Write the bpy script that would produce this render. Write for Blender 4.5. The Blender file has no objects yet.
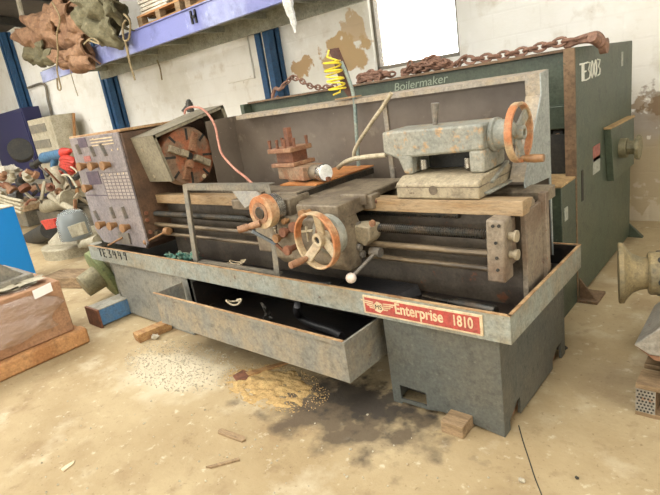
import bpy, bmesh, math, random
from mathutils import Vector, Matrix, Euler, noise
random.seed(7)
PI = math.pi
C = bpy.context.scene.collection
sc = bpy.context.scene

# ------------------------------------------------------------------ camera
F, H = 512.0, 1.55
def _n(v): return Vector(v).normalized()
AX = -_n((-585, -60, F)); AY = _n((472, -227, F)); AY = (AY - AX*AX.dot(AY)).normalized()
AZ = AX.cross(AY)
if AZ[1] > 0: AZ = -AZ
def W(px, py, x=None, y=None, z=None):
    """point seen at pixel (px,py) on the plane x=.., y=.. or z=.."""
    c = Vector((px-330, py-247.5, F)); d = Vector((AX.dot(c), AY.dot(c), AZ.dot(c)))
    t = x/d.x if x is not None else (y/d.y if y is not None else (z-H)/d.z)
    return Vector((t*d.x, t*d.y, H+t*d.z))
cd = bpy.data.cameras.new('camera'); cam = bpy.data.objects.new('camera', cd); C.objects.link(cam)
right = Vector((AX[0], AY[0], AZ[0])); down = Vector((AX[1], AY[1], AZ[1])); fwd = Vector((AX[2], AY[2], AZ[2]))
m = Matrix.Identity(4)
for i in range(3): m[i][0] = right[i]; m[i][1] = -down[i]; m[i][2] = -fwd[i]
m[2][3] = H
cam.matrix_world = m
cd.sensor_width = 36; cd.lens = 36*F/660; cd.clip_start = .05; cd.clip_end = 200
sc.camera = cam

# ------------------------------------------------------------------ materials
def lin(c):
    return tuple(((v/255)/12.92 if v/255 <= .04045 else ((v/255+.055)/1.055)**2.4) for v in c[:3]) + (1,)
def mat(name, c1, c2=None, c3=None, s=5, t2=(.42, .62), t3=.62, rough=.6, metal=0, bump=.2, speck=.22, stretch=(1, 1, 1), fs=60):
    M = bpy.data.materials.new(name); M.use_nodes = True
    nt = M.node_tree; N = nt.nodes; L = nt.links; b = N['Principled BSDF']
    b.inputs['Roughness'].default_value = rough; b.inputs['Metallic'].default_value = metal
    tc = N.new('ShaderNodeTexCoord'); mp = N.new('ShaderNodeMapping'); L.new(tc.outputs['Object'], mp.inputs['Vector'])
    mp.inputs['Scale'].default_value = stretch; mp.inputs['Location'].default_value = (random.random()*9, 3, 1)
    def nz(sc_, d=6, r=.6):
        n = N.new('ShaderNodeTexNoise'); n.inputs['Scale'].default_value = sc_; n.inputs['Detail'].default_value = d
        n.inputs['Roughness'].default_value = r; L.new(mp.outputs[0], n.inputs['Vector']); return n.outputs['Fac']
    def ramp(src, a, z):
        r = N.new('ShaderNodeMapRange'); r.inputs[1].default_value = a; r.inputs[2].default_value = z; L.new(src, r.inputs[0]); return r.outputs[0]
    def mix(f, a, c, mode='MIX'):
        x = N.new('ShaderNodeMix'); x.data_type = 'RGBA'; x.blend_type = mode
        if isinstance(f, float): x.inputs[0].default_value = f
        else: L.new(f, x.inputs[0])
        for k, v in ((6, a), (7, c)):
            if isinstance(v, tuple): x.inputs[k].default_value = v
            else: L.new(v, x.inputs[k])
        return x.outputs[2]
    col = lin(c1)
    if c2: col = mix(ramp(nz(s), *t2), col, lin(c2))
    if c3: col = mix(ramp(nz(s*2.3, 8, .7), t3, t3+.07), col, lin(c3))
    f = nz(fs, 3, .7)
    if speck and c2:
        col = mix(ramp(nz(s*4.5, 9, .75), .5, .78), col, tuple(v*.34 for v in lin(c1)[:3])+(1,))
        col = mix(ramp(nz(s*7.5, 9, .75), .6, .82), col, tuple(min(1, v*1.5+.05) for v in lin(c2)[:3])+(1,))
    if speck:
        g = ramp(f, .3, .7); col = mix(speck, col, g, 'OVERLAY')
    if isinstance(col, tuple): b.inputs['Base Color'].default_value = col
    else: L.new(col, b.inputs['Base Color'])
    if bump:
        bp = N.new('ShaderNodeBump'); bp.inputs['Strength'].default_value = bump; bp.inputs['Distance'].default_value = .01
        L.new(f, bp.inputs['Height']); L.new(bp.outputs[0], b.inputs['Normal'])
    return M

M = {}
M['cabinet'] = mat('cabinet_paint', (82, 85, 80), (90, 89, 80), (112, 100, 82), s=4, t3=.66, rough=.5)
M['cabinet_l'] = mat('cabinet_paint_worn', (128, 128, 120), (142, 138, 124), (104, 84, 62), s=3, t3=.66, rough=.55)
M['tray'] = mat('tray_paint', (142, 146, 136), (140, 132, 112), (92, 70, 50), s=5, t3=.62, rough=.5)
M['rim'] = mat('tray_rim_rust', (176, 146, 106), (140, 104, 68), (90, 58, 36), s=9, rough=.7)
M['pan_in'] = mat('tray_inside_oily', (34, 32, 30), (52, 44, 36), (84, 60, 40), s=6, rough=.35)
M['drawer'] = mat('drawer_paint', (124, 122, 112), (142, 130, 108), (96, 76, 56), s=5, t3=.66, rough=.55)
M['cast'] = mat('cast_grimy', (122, 110, 90), (92, 80, 64), (62, 48, 36), s=9, rough=.6)
M['way'] = mat('way_dusty', (156, 134, 102), (142, 114, 78), (110, 80, 52), s=9, t3=.64, rough=.5, stretch=(.4, 2, 2))
M['bedweb'] = mat('bed_web', (80, 72, 60), (58, 48, 38), (104, 62, 36), s=5, t3=.62, rough=.6)
M['bedend'] = mat('bed_end', (132, 120, 102), (112, 94, 76), (108, 70, 54), s=5, rough=.6)
M['steel_dark'] = mat('dark_steel', (58, 58, 54), (80, 70, 58), s=12, rough=.35, metal=.6)
M['shaft'] = mat('feed_shaft', (120, 104, 80), (70, 62, 52), s=10, rough=.4, metal=.4, stretch=(.3, 3, 3))
M['rust'] = mat('rust', (124, 80, 56), (98, 64, 46), (150, 112, 82), s=14, rough=.75)
M['rust_l'] = mat('rust_light', (150, 114, 84), (128, 88, 62), (110, 66, 44), s=12, t3=.65, rough=.65)
M['slide'] = mat('slide_rusty_orange', (186, 124, 68), (150, 94, 50), (110, 82, 56), s=9, rough=.6)
M['grey_blue'] = mat('blue_grey_steel', (84, 94, 104), (100, 104, 102), s=9, rough=.5)
M['knob'] = mat('knob_plastic', (150, 112, 72), (120, 86, 54), s=30, rough=.5)
M['green_grey'] = mat('tail_paint', (144, 142, 128), (128, 130, 120), (162, 134, 98), s=6, t3=.56, rough=.55)
M['tail_base'] = mat('tail_base', (158, 146, 120), (132, 120, 98), (92, 74, 56), s=8, rough=.6)
M['guard'] = mat('guard_box_paint', (136, 128, 106), (122, 114, 94), (86, 72, 54), s=5, t3=.68, rough=.6)
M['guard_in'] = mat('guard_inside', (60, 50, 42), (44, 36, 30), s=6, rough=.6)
M['splash'] = mat('splash_steel', (132, 122, 110), (112, 101, 88), (150, 142, 126), s=2.5, t3=.62, rough=.55)
M['splash_l'] = mat('splash_side', (150, 156, 150), (138, 142, 136), (176, 162, 132), s=4, t3=.66, rough=.5)
M['splash_rim'] = mat('splash_rim', (146, 138, 124), (160, 144, 118), (110, 84, 62), s=8, rough=.6)
M['headstock'] = mat('headstock_side', (94, 70, 50), (70, 52, 38), (48, 34, 26), s=4, rough=.6)
M['chuckm'] = mat('chuck_face', (122, 98, 76), (144, 88, 58), (90, 66, 50), s=6, t2=(.46, .54), rough=.6)
M['compound'] = mat('compound_rusty', (146, 124, 98), (138, 98, 70), (92, 72, 56), s=8, rough=.6)
M['panel'] = mat('panel_plate', (122, 115, 115), (136, 127, 123), (96, 86, 82), s=8, rough=.4)
M['chart'] = mat('chart_plate', (150, 140, 132), (160, 150, 140), s=20, rough=.4)
M['chart_line'] = mat('chart_print', (100, 90, 92), rough=.5, bump=0, speck=0)
M['purple'] = mat('purple_plate', (74, 62, 76), (90, 76, 84), s=10, rough=.5)
M['lever'] = mat('lever_grey', (104, 100, 92), (122, 112, 98), s=20, rough=.45)
M['chrome'] = mat('chrome', (180, 178, 170), (160, 156, 146), s=6, rough=.25, metal=.8, bump=.03)
M['white_ball'] = mat('ball_pale', (228, 214, 200), (206, 186, 170), s=30, rough=.4)
M['wheel'] = mat('wheel_worn', (176, 164, 138), (168, 146, 112), (140, 92, 56), s=7, t3=.66, rough=.5)
M['wheel2'] = mat('wheel_orange', (170, 108, 64), (178, 158, 124), (120, 80, 54), s=6, t3=.66, rough=.55)
M['frame'] = mat('frame_steel', (112, 108, 96), (128, 118, 100), (98, 74, 52), s=7, t3=.66, rough=.5)
M['red'] = mat('plate_red', (172, 66, 58), (160, 78, 68), (150, 110, 90), s=14, t3=.68, rough=.5)
M['letter'] = mat('plate_letter', (214, 196, 160), (190, 168, 134), s=30, rough=.5)
M['ink'] = mat('marker_black', (36, 34, 32), rough=.7, bump=0, speck=0)
M['chalk'] = mat('chalk_white', (226, 226, 214), rough=.9, bump=0, speck=0)
M['chalk2'] = mat('chalk_faint', (150, 160, 140), rough=.9, bump=0, speck=0)
M['green'] = mat('machine_green', (70, 80, 64), (78, 84, 66), (96, 84, 64), s=2.2, t3=.68, rough=.5)
M['green_d'] = mat('machine_green_dark', (60, 70, 56), (68, 76, 60), (90, 78, 58), s=4, t3=.66, rough=.5)
M['green_edge'] = mat('edge_rust', (120, 96, 70), (96, 76, 56), (76, 82, 62), s=8, rough=.7)
M['dark'] = mat('dark_void_iron', (38, 38, 34), (50, 46, 38), s=8, rough=.7)
M['tan_top'] = mat('dusty_tan', (180, 150, 104), (160, 130, 86), s=8, rough=.8)
M['wood'] = mat('wood', (172, 134, 86), (140, 102, 62), (110, 80, 50), s=5, rough=.75, stretch=(1, 6, 6))
M['wood_d'] = mat('wood_dirty', (150, 126, 94), (120, 98, 70), (92, 72, 52), s=5, rough=.8, stretch=(1, 6, 6))
M['wood_y'] = mat('wood_pallet_orange', (186, 140, 92), (164, 116, 72), s=4, rough=.8)
M['black'] = mat('black_rubber', (30, 30, 32), (44, 42, 42), s=8, rough=.45)
M['pink'] = mat('pink_cable', (184, 130, 110), (166, 108, 88), s=12, rough=.5, bump=0)
M['hose'] = mat('hose_cream', (186, 174, 146), (160, 146, 118), s=12, rough=.6)
M['pipe'] = mat('pipe_green', (124, 142, 136), (140, 146, 132), s=12, rough=.5)
M['brownbar'] = mat('brown_bar', (92, 60, 44), (72, 46, 36), s=14, rough=.7)
M['yellow'] = mat('yellow_hose', (236, 216, 60), (220, 196, 50), s=12, rough=.4, bump=0)
M['blue'] = mat('column_blue', (24, 70, 110), (32, 82, 124), (20, 46, 72), s=6, t3=.64, rough=.5)
M['purple_beam'] = mat('beam_blue', (122, 128, 182), (172, 180, 214), (96, 98, 164), s=.55, t2=(.44, .56), t3=.66, rough=.4, speck=.05)  # wide pale patches are partly glare put into the beam's colour
M['deck'] = mat('shelf_deck', (158, 158, 142), (136, 136, 120), s=4, rough=.7)
M['tarp'] = mat('tarp_brown', (140, 108, 80), (116, 84, 60), (160, 128, 96), s=5, rough=.85, fs=30, bump=.6)
M['olive'] = mat('canvas_olive', (108, 102, 76), (88, 83, 60), (128, 118, 90), s=6, rough=.9, fs=30, bump=.6)
M['rope'] = mat('rope', (150, 134, 100), (120, 104, 74), s=30, rough=.9)
M['white_sheet'] = mat('white_slabs', (206, 200, 184), (180, 170, 150), s=12, rough=.6)
M['plastic_w'] = mat('white_plastic_strip', (232, 232, 226), (210, 210, 200), s=12, rough=.5)
M['blue_bright'] = mat('cabinet_blue', (20, 136, 216), rough=.4, bump=.02, speck=.03)
M['navy'] = mat('locker_navy', (30, 32, 78), rough=.45, bump=.05, speck=.05)
M['locker'] = mat('locker_cream', (196, 188, 164), (174, 164, 138), s=5, rough=.6)
M['beam_blue2'] = mat('box_beam_blue', (70, 116, 160), (88, 116, 140), (96, 84, 70), s=7, t3=.62, rough=.5)
M['beam_top'] = mat('box_beam_grey', (152, 150, 138), (130, 124, 108), s=7, rough=.6)
M['lime'] = mat('flange_green', (110, 122, 76), (132, 134, 88), (86, 80, 54), s=8, rough=.6)
M['pulley'] = mat('pulley_dusty', (140, 130, 98), (110, 104, 76), s=9, rough=.65)
M['cream'] = mat('machine_cream', (170, 162, 138), (146, 138, 114), (120, 104, 80), s=7, t3=.66, rough=.55)
M['grey_cast'] = mat('casting_grey', (126, 122, 110), (148, 140, 122), (96, 88, 74), s=6, t3=.66, rough=.55)
M['card'] = mat('carton', (166, 128, 96), (150, 112, 82), s=3, rough=.8, bump=.05)
M['label'] = mat('label_white', (236, 234, 230), rough=.6, bump=0, speck=0)
M['red_tool'] = mat('tool_red', (196, 60, 44), (160, 44, 36), s=20, rough=.5)
M['blue_tool'] = mat('tool_blue', (74, 118, 150), (60, 92, 122), s=20, rough=.5)
M['spool'] = mat('spool_dusty_iron', (136, 120, 84), (108, 100, 76), (92, 76, 52), s=10, t3=.6, rough=.65)
M['steel'] = mat('bright_steel', (160, 156, 146), (136, 130, 118), (150, 104, 72), s=7, t3=.6, rough=.35, metal=.3)
M['chain'] = mat('chain_rust', (142, 108, 88), (112, 82, 66), s=20, rough=.7)  # rust, lightened so the haze over the chains is in its colour
M['teal'] = mat('rag_teal', (72, 122, 108), (150, 150, 124), s=16, rough=.9)
M['sawdust'] = mat('sawdust', (186, 156, 102), (168, 138, 88), s=16, rough=.95, bump=.6)
M['gravel'] = mat('gravel', (186, 178, 156), (160, 150, 128), s=16, rough=.95)
M['roof'] = mat('roof_sheet', (84, 76, 66), (64, 58, 52), s=1, rough=.7)
M['offwhite'] = mat('conduit_white', (206, 200, 184), (180, 172, 150), s=8, rough=.6)
M['sticker_red'] = mat('sticker_red', (150, 84, 76), (164, 110, 98), s=40, rough=.5)
M['sticker_grey'] = mat('sticker_grey', (170, 172, 160), (140, 144, 132), s=40, rough=.5)

def glassy(name, col, alpha, rough=.15):
    m_ = bpy.data.materials.new(name); m_.use_nodes = True; nt = m_.node_tree; N = nt.nodes
    b = N['Principled BSDF']; b.inputs['Base Color'].default_value = lin(col); b.inputs['Roughness'].default_value = rough
    tc = N.new('ShaderNodeTexCoord'); mp = N.new('ShaderNodeMapping'); nt.links.new(tc.outputs['Object'], mp.inputs[0]); mp.inputs['Scale'].default_value = (1, 1, 2.2); mp.inputs['Rotation'].default_value = (.5, .2, 0)
    n = N.new('ShaderNodeTexNoise'); n.inputs['Scale'].default_value = 7; n.inputs['Detail'].default_value = 4; nt.links.new(mp.outputs[0], n.inputs[0])
    bp = N.new('ShaderNodeBump'); bp.inputs['Strength'].default_value = .9 if name == 'shrink_wrap' else .02; bp.inputs['Distance'].default_value = .12; nt.links.new(n.outputs['Fac'], bp.inputs['Height']); nt.links.new(bp.outputs[0], b.inputs['Normal'])
    b.inputs['Alpha'].default_value = alpha
    return m_
M['wrap'] = glassy('shrink_wrap', (226, 214, 204), .3, .12)
M['pane'] = glassy('window_glass', (250, 250, 250), .12, .1)
M['glassbowl'] = glassy('motor_glass', (150, 160, 160), .55, .1)

def place_mask(N, L, tc, cx, cy, cz, rx, ry, rz, n_amt=.5, ns=6, soft=.25):
    mp = N.new('ShaderNodeMapping'); mp.vector_type = 'POINT'
    mp.inputs['Location'].default_value = (-cx/rx, -cy/ry, -cz/rz); mp.inputs['Scale'].default_value = (1/rx, 1/ry, 1/rz)
    L.new(tc.outputs['Object'], mp.inputs[0])
    ln = N.new('ShaderNodeVectorMath'); ln.operation = 'LENGTH'; L.new(mp.outputs[0], ln.inputs[0])
    n = N.new('ShaderNodeTexNoise'); n.inputs['Scale'].default_value = ns; n.inputs['Detail'].default_value = 7; L.new(tc.outputs['Object'], n.inputs[0])
    a = N.new('ShaderNodeMath'); a.operation = 'MULTIPLY_ADD'; L.new(n.outputs['Fac'], a.inputs[0]); a.inputs[1].default_value = n_amt*2; L.new(ln.outputs['Value'], a.inputs[2])
    r = N.new('ShaderNodeMapRange'); r.inputs[1].default_value = 1+n_amt; r.inputs[2].default_value = 1+n_amt-soft; L.new(a.outputs[0], r.inputs[0])
    return r.outputs[0]
def layered(name, base, layers, rough=.85, brick=None, bump=.3):
    """base: (c1,c2,scale); layers: list of (mask kind, ...)"""
    m_ = bpy.data.materials.new(name); m_.use_nodes = True; nt = m_.node_tree; N = nt.nodes; L = nt.links
    b = N['Principled BSDF']; b.inputs['Roughness'].default_value = rough
    tc = N.new('ShaderNodeTexCoord')
    def nz(s, d=8, r=.62, vec=None):
        n = N.new('ShaderNodeTexNoise'); n.inputs['Scale'].default_value = s; n.inputs['Detail'].default_value = d; n.inputs['Roughness'].default_value = r
        L.new(vec or tc.outputs['Object'], n.inputs[0]); return n.outputs['Fac']
    def rmp(s, a, z, lo=0, hi=1):
        r = N.new('ShaderNodeMapRange'); r.inputs[1].default_value = a; r.inputs[2].default_value = z
        r.inputs[3].default_value = lo; r.inputs[4].default_value = hi; L.new(s, r.inputs[0]); return r.outputs[0]
    def mix(f, a, c):
        x = N.new('ShaderNodeMix'); x.data_type = 'RGBA'; L.new(f, x.inputs[0])
        for k, v in ((6, a), (7, c)):
            if isinstance(v, tuple): x.inputs[k].default_value = v
            else: L.new(v, x.inputs[k])
        return x.outputs[2]
    col = mix(rmp(nz(base[2]), .38, .64), lin(base[0]), lin(base[1]))
    for ly in layers:
        if ly[0] == 'noise': _, c, s, a, z, amt = ly; col = mix(rmp(nz(s), a, z, 0, amt), col, lin(c))
        else:
            _, c, pos, rad, na, ns, soft, amt = ly
            k = place_mask(N, L, tc, *pos, *rad, na, ns, soft); col = mix(rmp(k, 0, 1, 0, amt), col, lin(c))
    bp = N.new('ShaderNodeBump'); bp.inputs['Strength'].default_value = bump; bp.inputs['Distance'].default_value = .02
    h = nz(14, 8, .7)
    if brick:
        mp = N.new('ShaderNodeMapping'); mp.inputs['Rotation'].default_value = (PI/2, 0, 0); L.new(tc.outputs['Object'], mp.inputs[0])
        bk = N.new('ShaderNodeTexBrick'); L.new(mp.outputs[0], bk.inputs[0]); bk.inputs['Scale'].default_value = 1
        bk.inputs['Brick Width'].default_value = brick[0]; bk.inputs['Row Height'].default_value = brick[1]; bk.inputs['Mortar Size'].default_value = brick[2]
        bk.inputs['Mortar Smooth'].default_value = .6
        f = rmp(bk.outputs['Fac'], 0, 1, 0, .04); col = mix(f, col, lin((170, 160, 140)))
        mm = N.new('ShaderNodeMath'); mm.operation = 'MULTIPLY_ADD'; L.new(bk.outputs['Fac'], mm.inputs[0]); mm.inputs[1].default_value = -.25; L.new(h, mm.inputs[2]); h = mm.outputs[0]
    L.new(h, bp.inputs['Height']); L.new(bp.outputs[0], b.inputs['Normal'])
    L.new(col, b.inputs['Base Color'])
    return m_
M['floor'] = layered('concrete_floor', ((172, 154, 118), (154, 134, 98), 1.4), [
    ('noise', (196, 184, 156), 3.0, .55, .72, .7), ('noise', (128, 104, 72), 2.4, .54, .72, .7), ('noise', (118, 96, 66), 9, .58, .72, .5), ('noise', (208, 198, 172), 16, .6, .7, .6), ('noise', (110, 88, 60), 40, .6, .7, .6),
    ('spot', (74, 62, 48), (-1.62, 1.62, 0), (.62, .3, 1), 1.2, 7, .5, .85),
    ('spot', (52, 46, 38), (-1.6, 1.75, 0), (.4, .2, 1), 1.5, 12, .5, .9),
    ('spot', (202, 192, 166), (-2.9, 1.4, 0), (.5, .3, 1), .6, 6, .5, .7),
    ('spot', (92, 74, 52), (-.55, 2.5, 0), (.3, .3, 1), .6, 4, .9, .5)], bump=.35)
M['wall'] = layered('painted_brick_wall', ((242, 241, 234), (232, 229, 218), .9), [
    ('noise', (190, 176, 148), 3.0, .56, .75, .6), ('noise', (206, 200, 180), 1.1, .52, .7, .5), ('noise', (248, 246, 238), 5, .6, .7, .7), ('noise', (150, 132, 104), 7, .68, .74, .7), ('noise', (160, 140, 110), 30, .68, .76, .5),
    ('spot', (190, 160, 120), (-4.98, 5.3, 1.96), (.2, 1, .13), 1.1, 7, .12, 1),
    ('spot', (196, 168, 126), (-4.2, 5.3, 2.0), (.4, 1, .2), 1.1, 6, .12, 1),
    ('spot', (196, 168, 126), (-4.0, 5.3, 2.25), (.18, 1, .22), 1.1, 6, .12, .8),
    ('spot', (142, 114, 78), (-.75, 5.3, 1.05), (.3, 1, .1), 1.3, 9, .15, .8),
    ('spot', (120, 96, 66), (-1.0, 5.3, .6), (.6, 1, .45), 1.5, 8, .15, .7),
    ('spot', (178, 160, 124), (-.9, 5.3, .3), (1.4, 1, .6), .6, 3, .5, .8)], brick=(.46, .23, .012), bump=.3)

M['splash'] = layered('splash_steel', ((108, 97, 84), (88, 76, 64), 2.2), [
    ('noise', (138, 128, 110), 9, .6, .72, .6), ('noise', (74, 60, 48), 5, .6, .74, .6), ('noise', (170, 162, 148), 34, .66, .74, .7),
    ('spot', (150, 154, 140), (-1.15, 2.7, 1.2), (.45, 1, .6), .6, 3, .7, .9), ('spot', (140, 126, 112), (-1.75, 2.7, 1.35), (.5, 1, .25), .9, 5, .8, .6)], rough=.5, bump=.1)  # pale spots: greenish scratched area, with glare on the right painted in
# ------------------------------------------------------------------ mesh builder
class MB:
    def __init__(s): s.v = []; s.f = []
    def add(s, vs, fs):
        o = len(s.v); s.v += [tuple(v) for v in vs]; s.f += [tuple(i+o for i in f) for f in fs]; return s
    def hexa(s, p): return s.add(p, [(0, 3, 2, 1), (4, 5, 6, 7), (0, 1, 5, 4), (1, 2, 6, 5), (2, 3, 7, 6), (3, 0, 4, 7)])
    def box(s, x0, x1, y0, y1, z0, z1):
        return s.hexa([(x0, y0, z0), (x1, y0, z0), (x1, y1, z0), (x0, y1, z0), (x0, y0, z1), (x1, y0, z1), (x1, y1, z1), (x0, y1, z1)])
    def obox(s, c, size, rot=(0, 0, 0)):
        R = rot if isinstance(rot, Matrix) else Euler(rot).to_matrix(); c = Vector(c); a, b, d = [k/2 for k in size]
        return s.hexa([c + R @ Vector(p) for p in ((-a, -b, -d), (a, -b, -d), (a, b, -d), (-a, b, -d), (-a, -b, d), (a, -b, d), (a, b, d), (-a, b, d))])
    def bar(s, p0, p1, w, h, up=(0, 0, 1)):
        p0, p1 = Vector(p0), Vector(p1); d = (p1-p0).normalized(); u = Vector(up); sd = d.cross(u).normalized(); u = sd.cross(d)
        q = []
        for p in (p0, p1):
            q.append([p-sd*w/2-u*h/2, p+sd*w/2-u*h/2, p+sd*w/2+u*h/2, p-sd*w/2+u*h/2])
        return s.add(q[0]+q[1], [(0, 1, 2, 3), (7, 6, 5, 4), (0, 4, 5, 1), (1, 5, 6, 2), (2, 6, 7, 3), (3, 7, 4, 0)])
    def lathe(s, p0, axis, prof, n=28, closed=False):
        p0 = Vector(p0); a = Vector(axis).normalized(); t = a.orthogonal().normalized(); b = a.cross(t); vs = []; fs = []; k = len(prof)
        for (h, r) in prof:
            for i in range(n):
                an = 2*PI*i/n; vs.append(p0 + a*h + (t*math.cos(an)+b*math.sin(an))*r)
        for j in range(k if closed else k-1):
            j2 = (j+1) % k
            for i in range(n): fs.append((j*n+i, j*n+(i+1) % n, j2*n+(i+1) % n, j2*n+i))
        if not closed: fs += [tuple(range(n-1, -1, -1)), tuple(range((k-1)*n, k*n))]
        return s.add(vs, fs)
    def cyl(s, p0, p1, r0, r1=None, n=20):
        p0, p1 = Vector(p0), Vector(p1); return s.lathe(p0, p1-p0, [(0, r0), ((p1-p0).length, r0 if r1 is None else r1)], n)
    def sphere(s, c, r, n=14, sc_=(1, 1, 1)):
        vs = []; fs = []; c = Vector(c)
        for j in range(1, n//2):
            th = PI*j/(n//2)
            for i in range(n):
                ph = 2*PI*i/n; vs.append(c + Vector((r*sc_[0]*math.sin(th)*math.cos(ph), r*sc_[1]*math.sin(th)*math.sin(ph), r*sc_[2]*math.cos(th))))
        k = n//2-1
        for j in range(k-1):
            for i in range(n): fs.append((j*n+i, (j+1)*n+i, (j+1)*n+(i+1) % n, j*n+(i+1) % n))
        fs.append(tuple(range(n))[::-1]); fs.append(tuple(range((k-1)*n, k*n)))
        return s.add(vs, fs)
    def tube(s, pts, r, n=8, closed=False, smooth=0):
        P = [Vector(p) for p in pts]
        if smooth:
            Q = []; m_ = len(P)
            for i in range(m_ if closed else m_-1):
                if closed: a, b, c, d = P[i-1], P[i], P[(i+1) % m_], P[(i+2) % m_]
                else: a, b, c, d = P[max(i-1, 0)], P[i], P[i+1], P[min(i+2, m_-1)]
                for k in range(smooth):
                    t = k/smooth; Q.append(.5*((2*b)+(c-a)*t+(2*a-5*b+4*c-d)*t*t+(3*b-a-3*c+d)*t**3))
            if not closed: Q.append(P[-1])
            P = Q
        m_ = len(P); vs = []; fs = []; prev = None
        for i, p in enumerate(P):
            if closed: d = (P[(i+1) % m_]-P[i-1])
            else: d = P[min(i+1, m_-1)]-P[max(i-1, 0)]
            d.normalize()
            u = d.orthogonal().normalized() if prev is None else (prev - d*prev.dot(d)).normalized()
            prev = u; w = d.cross(u); rr = r[i*len(r)//m_] if isinstance(r, (list, tuple)) else r
            for k in range(n): vs.append(p + (u*math.cos(2*PI*k/n)+w*math.sin(2*PI*k/n))*rr)
        for i in range(m_ if closed else m_-1):
            j = (i+1) % m_
            for k in range(n): fs.append((i*n+k, i*n+(k+1) % n, j*n+(k+1) % n, j*n+k))
        if not closed: fs += [tuple(range(n-1, -1, -1)), tuple(range((m_-1)*n, m_*n))]
        return s.add(vs, fs)
    def prism(s, pts, axis, a0, a1):
        def mk(p, a): return (p[0], a, p[1]) if axis == 'y' else ((a, p[0], p[1]) if axis == 'x' else (p[0], p[1], a))
        n = len(pts)
        return s.add([mk(p, a0) for p in pts]+[mk(p, a1) for p in pts], [tuple(range(n)), tuple(range(2*n-1, n-1, -1))]+[(i, (i+1) % n, n+(i+1) % n, n+i) for i in range(n)])
    def blob(s, c, size, amp=.15, fr=3., n=20, seed=0, flat=None):
        base = len(s.v); s.sphere((0, 0, 0), 1, n); c = Vector(c); off = Vector((seed*3.7, seed*1.3, 0))
        for i in range(base, len(s.v)):
            p = Vector(s.v[i]); k = 1 + amp*noise.turbulence(p*fr+off, 3, False)*1.6 - amp*.8
            q = Vector((p.x*size[0]*k, p.y*size[1]*k, p.z*size[2]*k)) + c
            if flat is not None and q.z < flat: q.z = flat
            s.v[i] = tuple(q)
        return s
    def build(s, name, mt, parent=None, origin=None, bevel=0, ang=38, sub=0):
        if isinstance(mt, str): mt = M[mt]
        if origin is None:
            if parent is not None: origin = parent['_o'] if '_o' in parent.keys() else (0, 0, 0)
            else:
                xs = [v[0] for v in s.v]; ys = [v[1] for v in s.v]; zs = [v[2] for v in s.v]
                origin = ((min(xs)+max(xs))/2, (min(ys)+max(ys))/2, min(zs))
        o_ = Vector(origin); me = bpy.data.meshes.new(name)
        me.from_pydata([tuple(Vector(v)-o_) for v in s.v], [], s.f)
        bm = bmesh.new(); bm.from_mesh(me); bmesh.ops.recalc_face_normals(bm, faces=bm.faces)
        for e in bm.edges: e.smooth = not (len(e.link_faces) == 2 and e.calc_face_angle(0) > math.radians(ang))
        for f in bm.faces: f.smooth = True
        bm.to_mesh(me); bm.free(); me.materials.append(mt)
        o = bpy.data.objects.new(name, me); C.objects.link(o)
        if parent is not None: o.parent = parent
        else: o.location = o_
        o['_o'] = tuple(origin)
        if bevel:
            b = o.modifiers.new('bevel', 'BEVEL'); b.width = bevel; b.segments = 2; b.limit_method = 'ANGLE'; b.angle_limit = math.radians(40)
        if sub:
            b = o.modifiers.new('sub', 'SUBSURF'); b.levels = sub; b.render_levels = sub
        return o
def B(*a): return MB().box(*a)
def thing(name, label, cat, loc=(0, 0, 0), group=None):
    o = bpy.data.objects.new(name, None); C.objects.link(o); o.location = loc; o.empty_display_size = .1
    o['label'] = label; o['category'] = cat; o['_o'] = tuple(loc)
    if group: o['group'] = group
    return o
def tag(o, label, cat, group=None, kind=None):
    o['label'] = label; o['category'] = cat
    if group: o['group'] = group
    if kind: o['kind'] = kind
    return o
def struct(o): o['kind'] = 'structure'; return o
def text(body, loc, rot, size, mt, parent, name='lettering', ext=.0008, xs=1, shear=0, bold=0, align='LEFT'):
    c = bpy.data.curves.new(name, 'FONT'); c.body = body; c.size = size; c.extrude = ext; c.shear = shear; c.offset = bold; c.align_x = align
    c.materials.append(M[mt]); o = bpy.data.objects.new(name, c); C.objects.link(o)
    me = bpy.data.meshes.new_from_object(o); bpy.data.objects.remove(o); o = bpy.data.objects.new(name, me); C.objects.link(o)
    if not me.materials: me.materials.append(M[mt])
    o.rotation_euler = rot; o.scale = (xs, 1, 1); o.location = Vector(loc)-Vector(parent['_o']) if parent else loc
    if parent: o.parent = parent
    return o
STROKES = {'T': [[(0, 1), (.75, 1)], [(.36, 1), (.36, 0)]], 'E': [[(.5, 1), (0, 1), (0, 0), (.5, 0)], [(0, .5), (.4, .52)]],
    '3': [[(0, 1), (.5, .95), (.2, .55), (.5, .35), (.4, .05), (0, 0)]], '0': [[(.25, 1), (.02, .6), (.05, .15), (.25, 0), (.45, .3), (.45, .8), (.25, 1)]],
    '4': [[(.1, 1), (0, .45), (.5, .5)], [(.42, .9), (.45, 0)]], '9': [[(.45, .6), (.1, .6), (.1, .95), (.45, .95), (.45, .55), (.35, 0)]]}
def handwritten(s_, org, ux, uz, h, adv, r, mt, parent, name='marker_character'):
    org, ux, uz = Vector(org), Vector(ux), Vector(uz); x = 0
    for i, ch in enumerate(s_):
        b = MB()
        for st in STROKES[ch]:
            b.tube([org + ux*(x+p[0]*h*.8) + uz*(p[1]*h) for p in st], r, 5)
        x += adv
        b.build(name, mt, parent)
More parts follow.
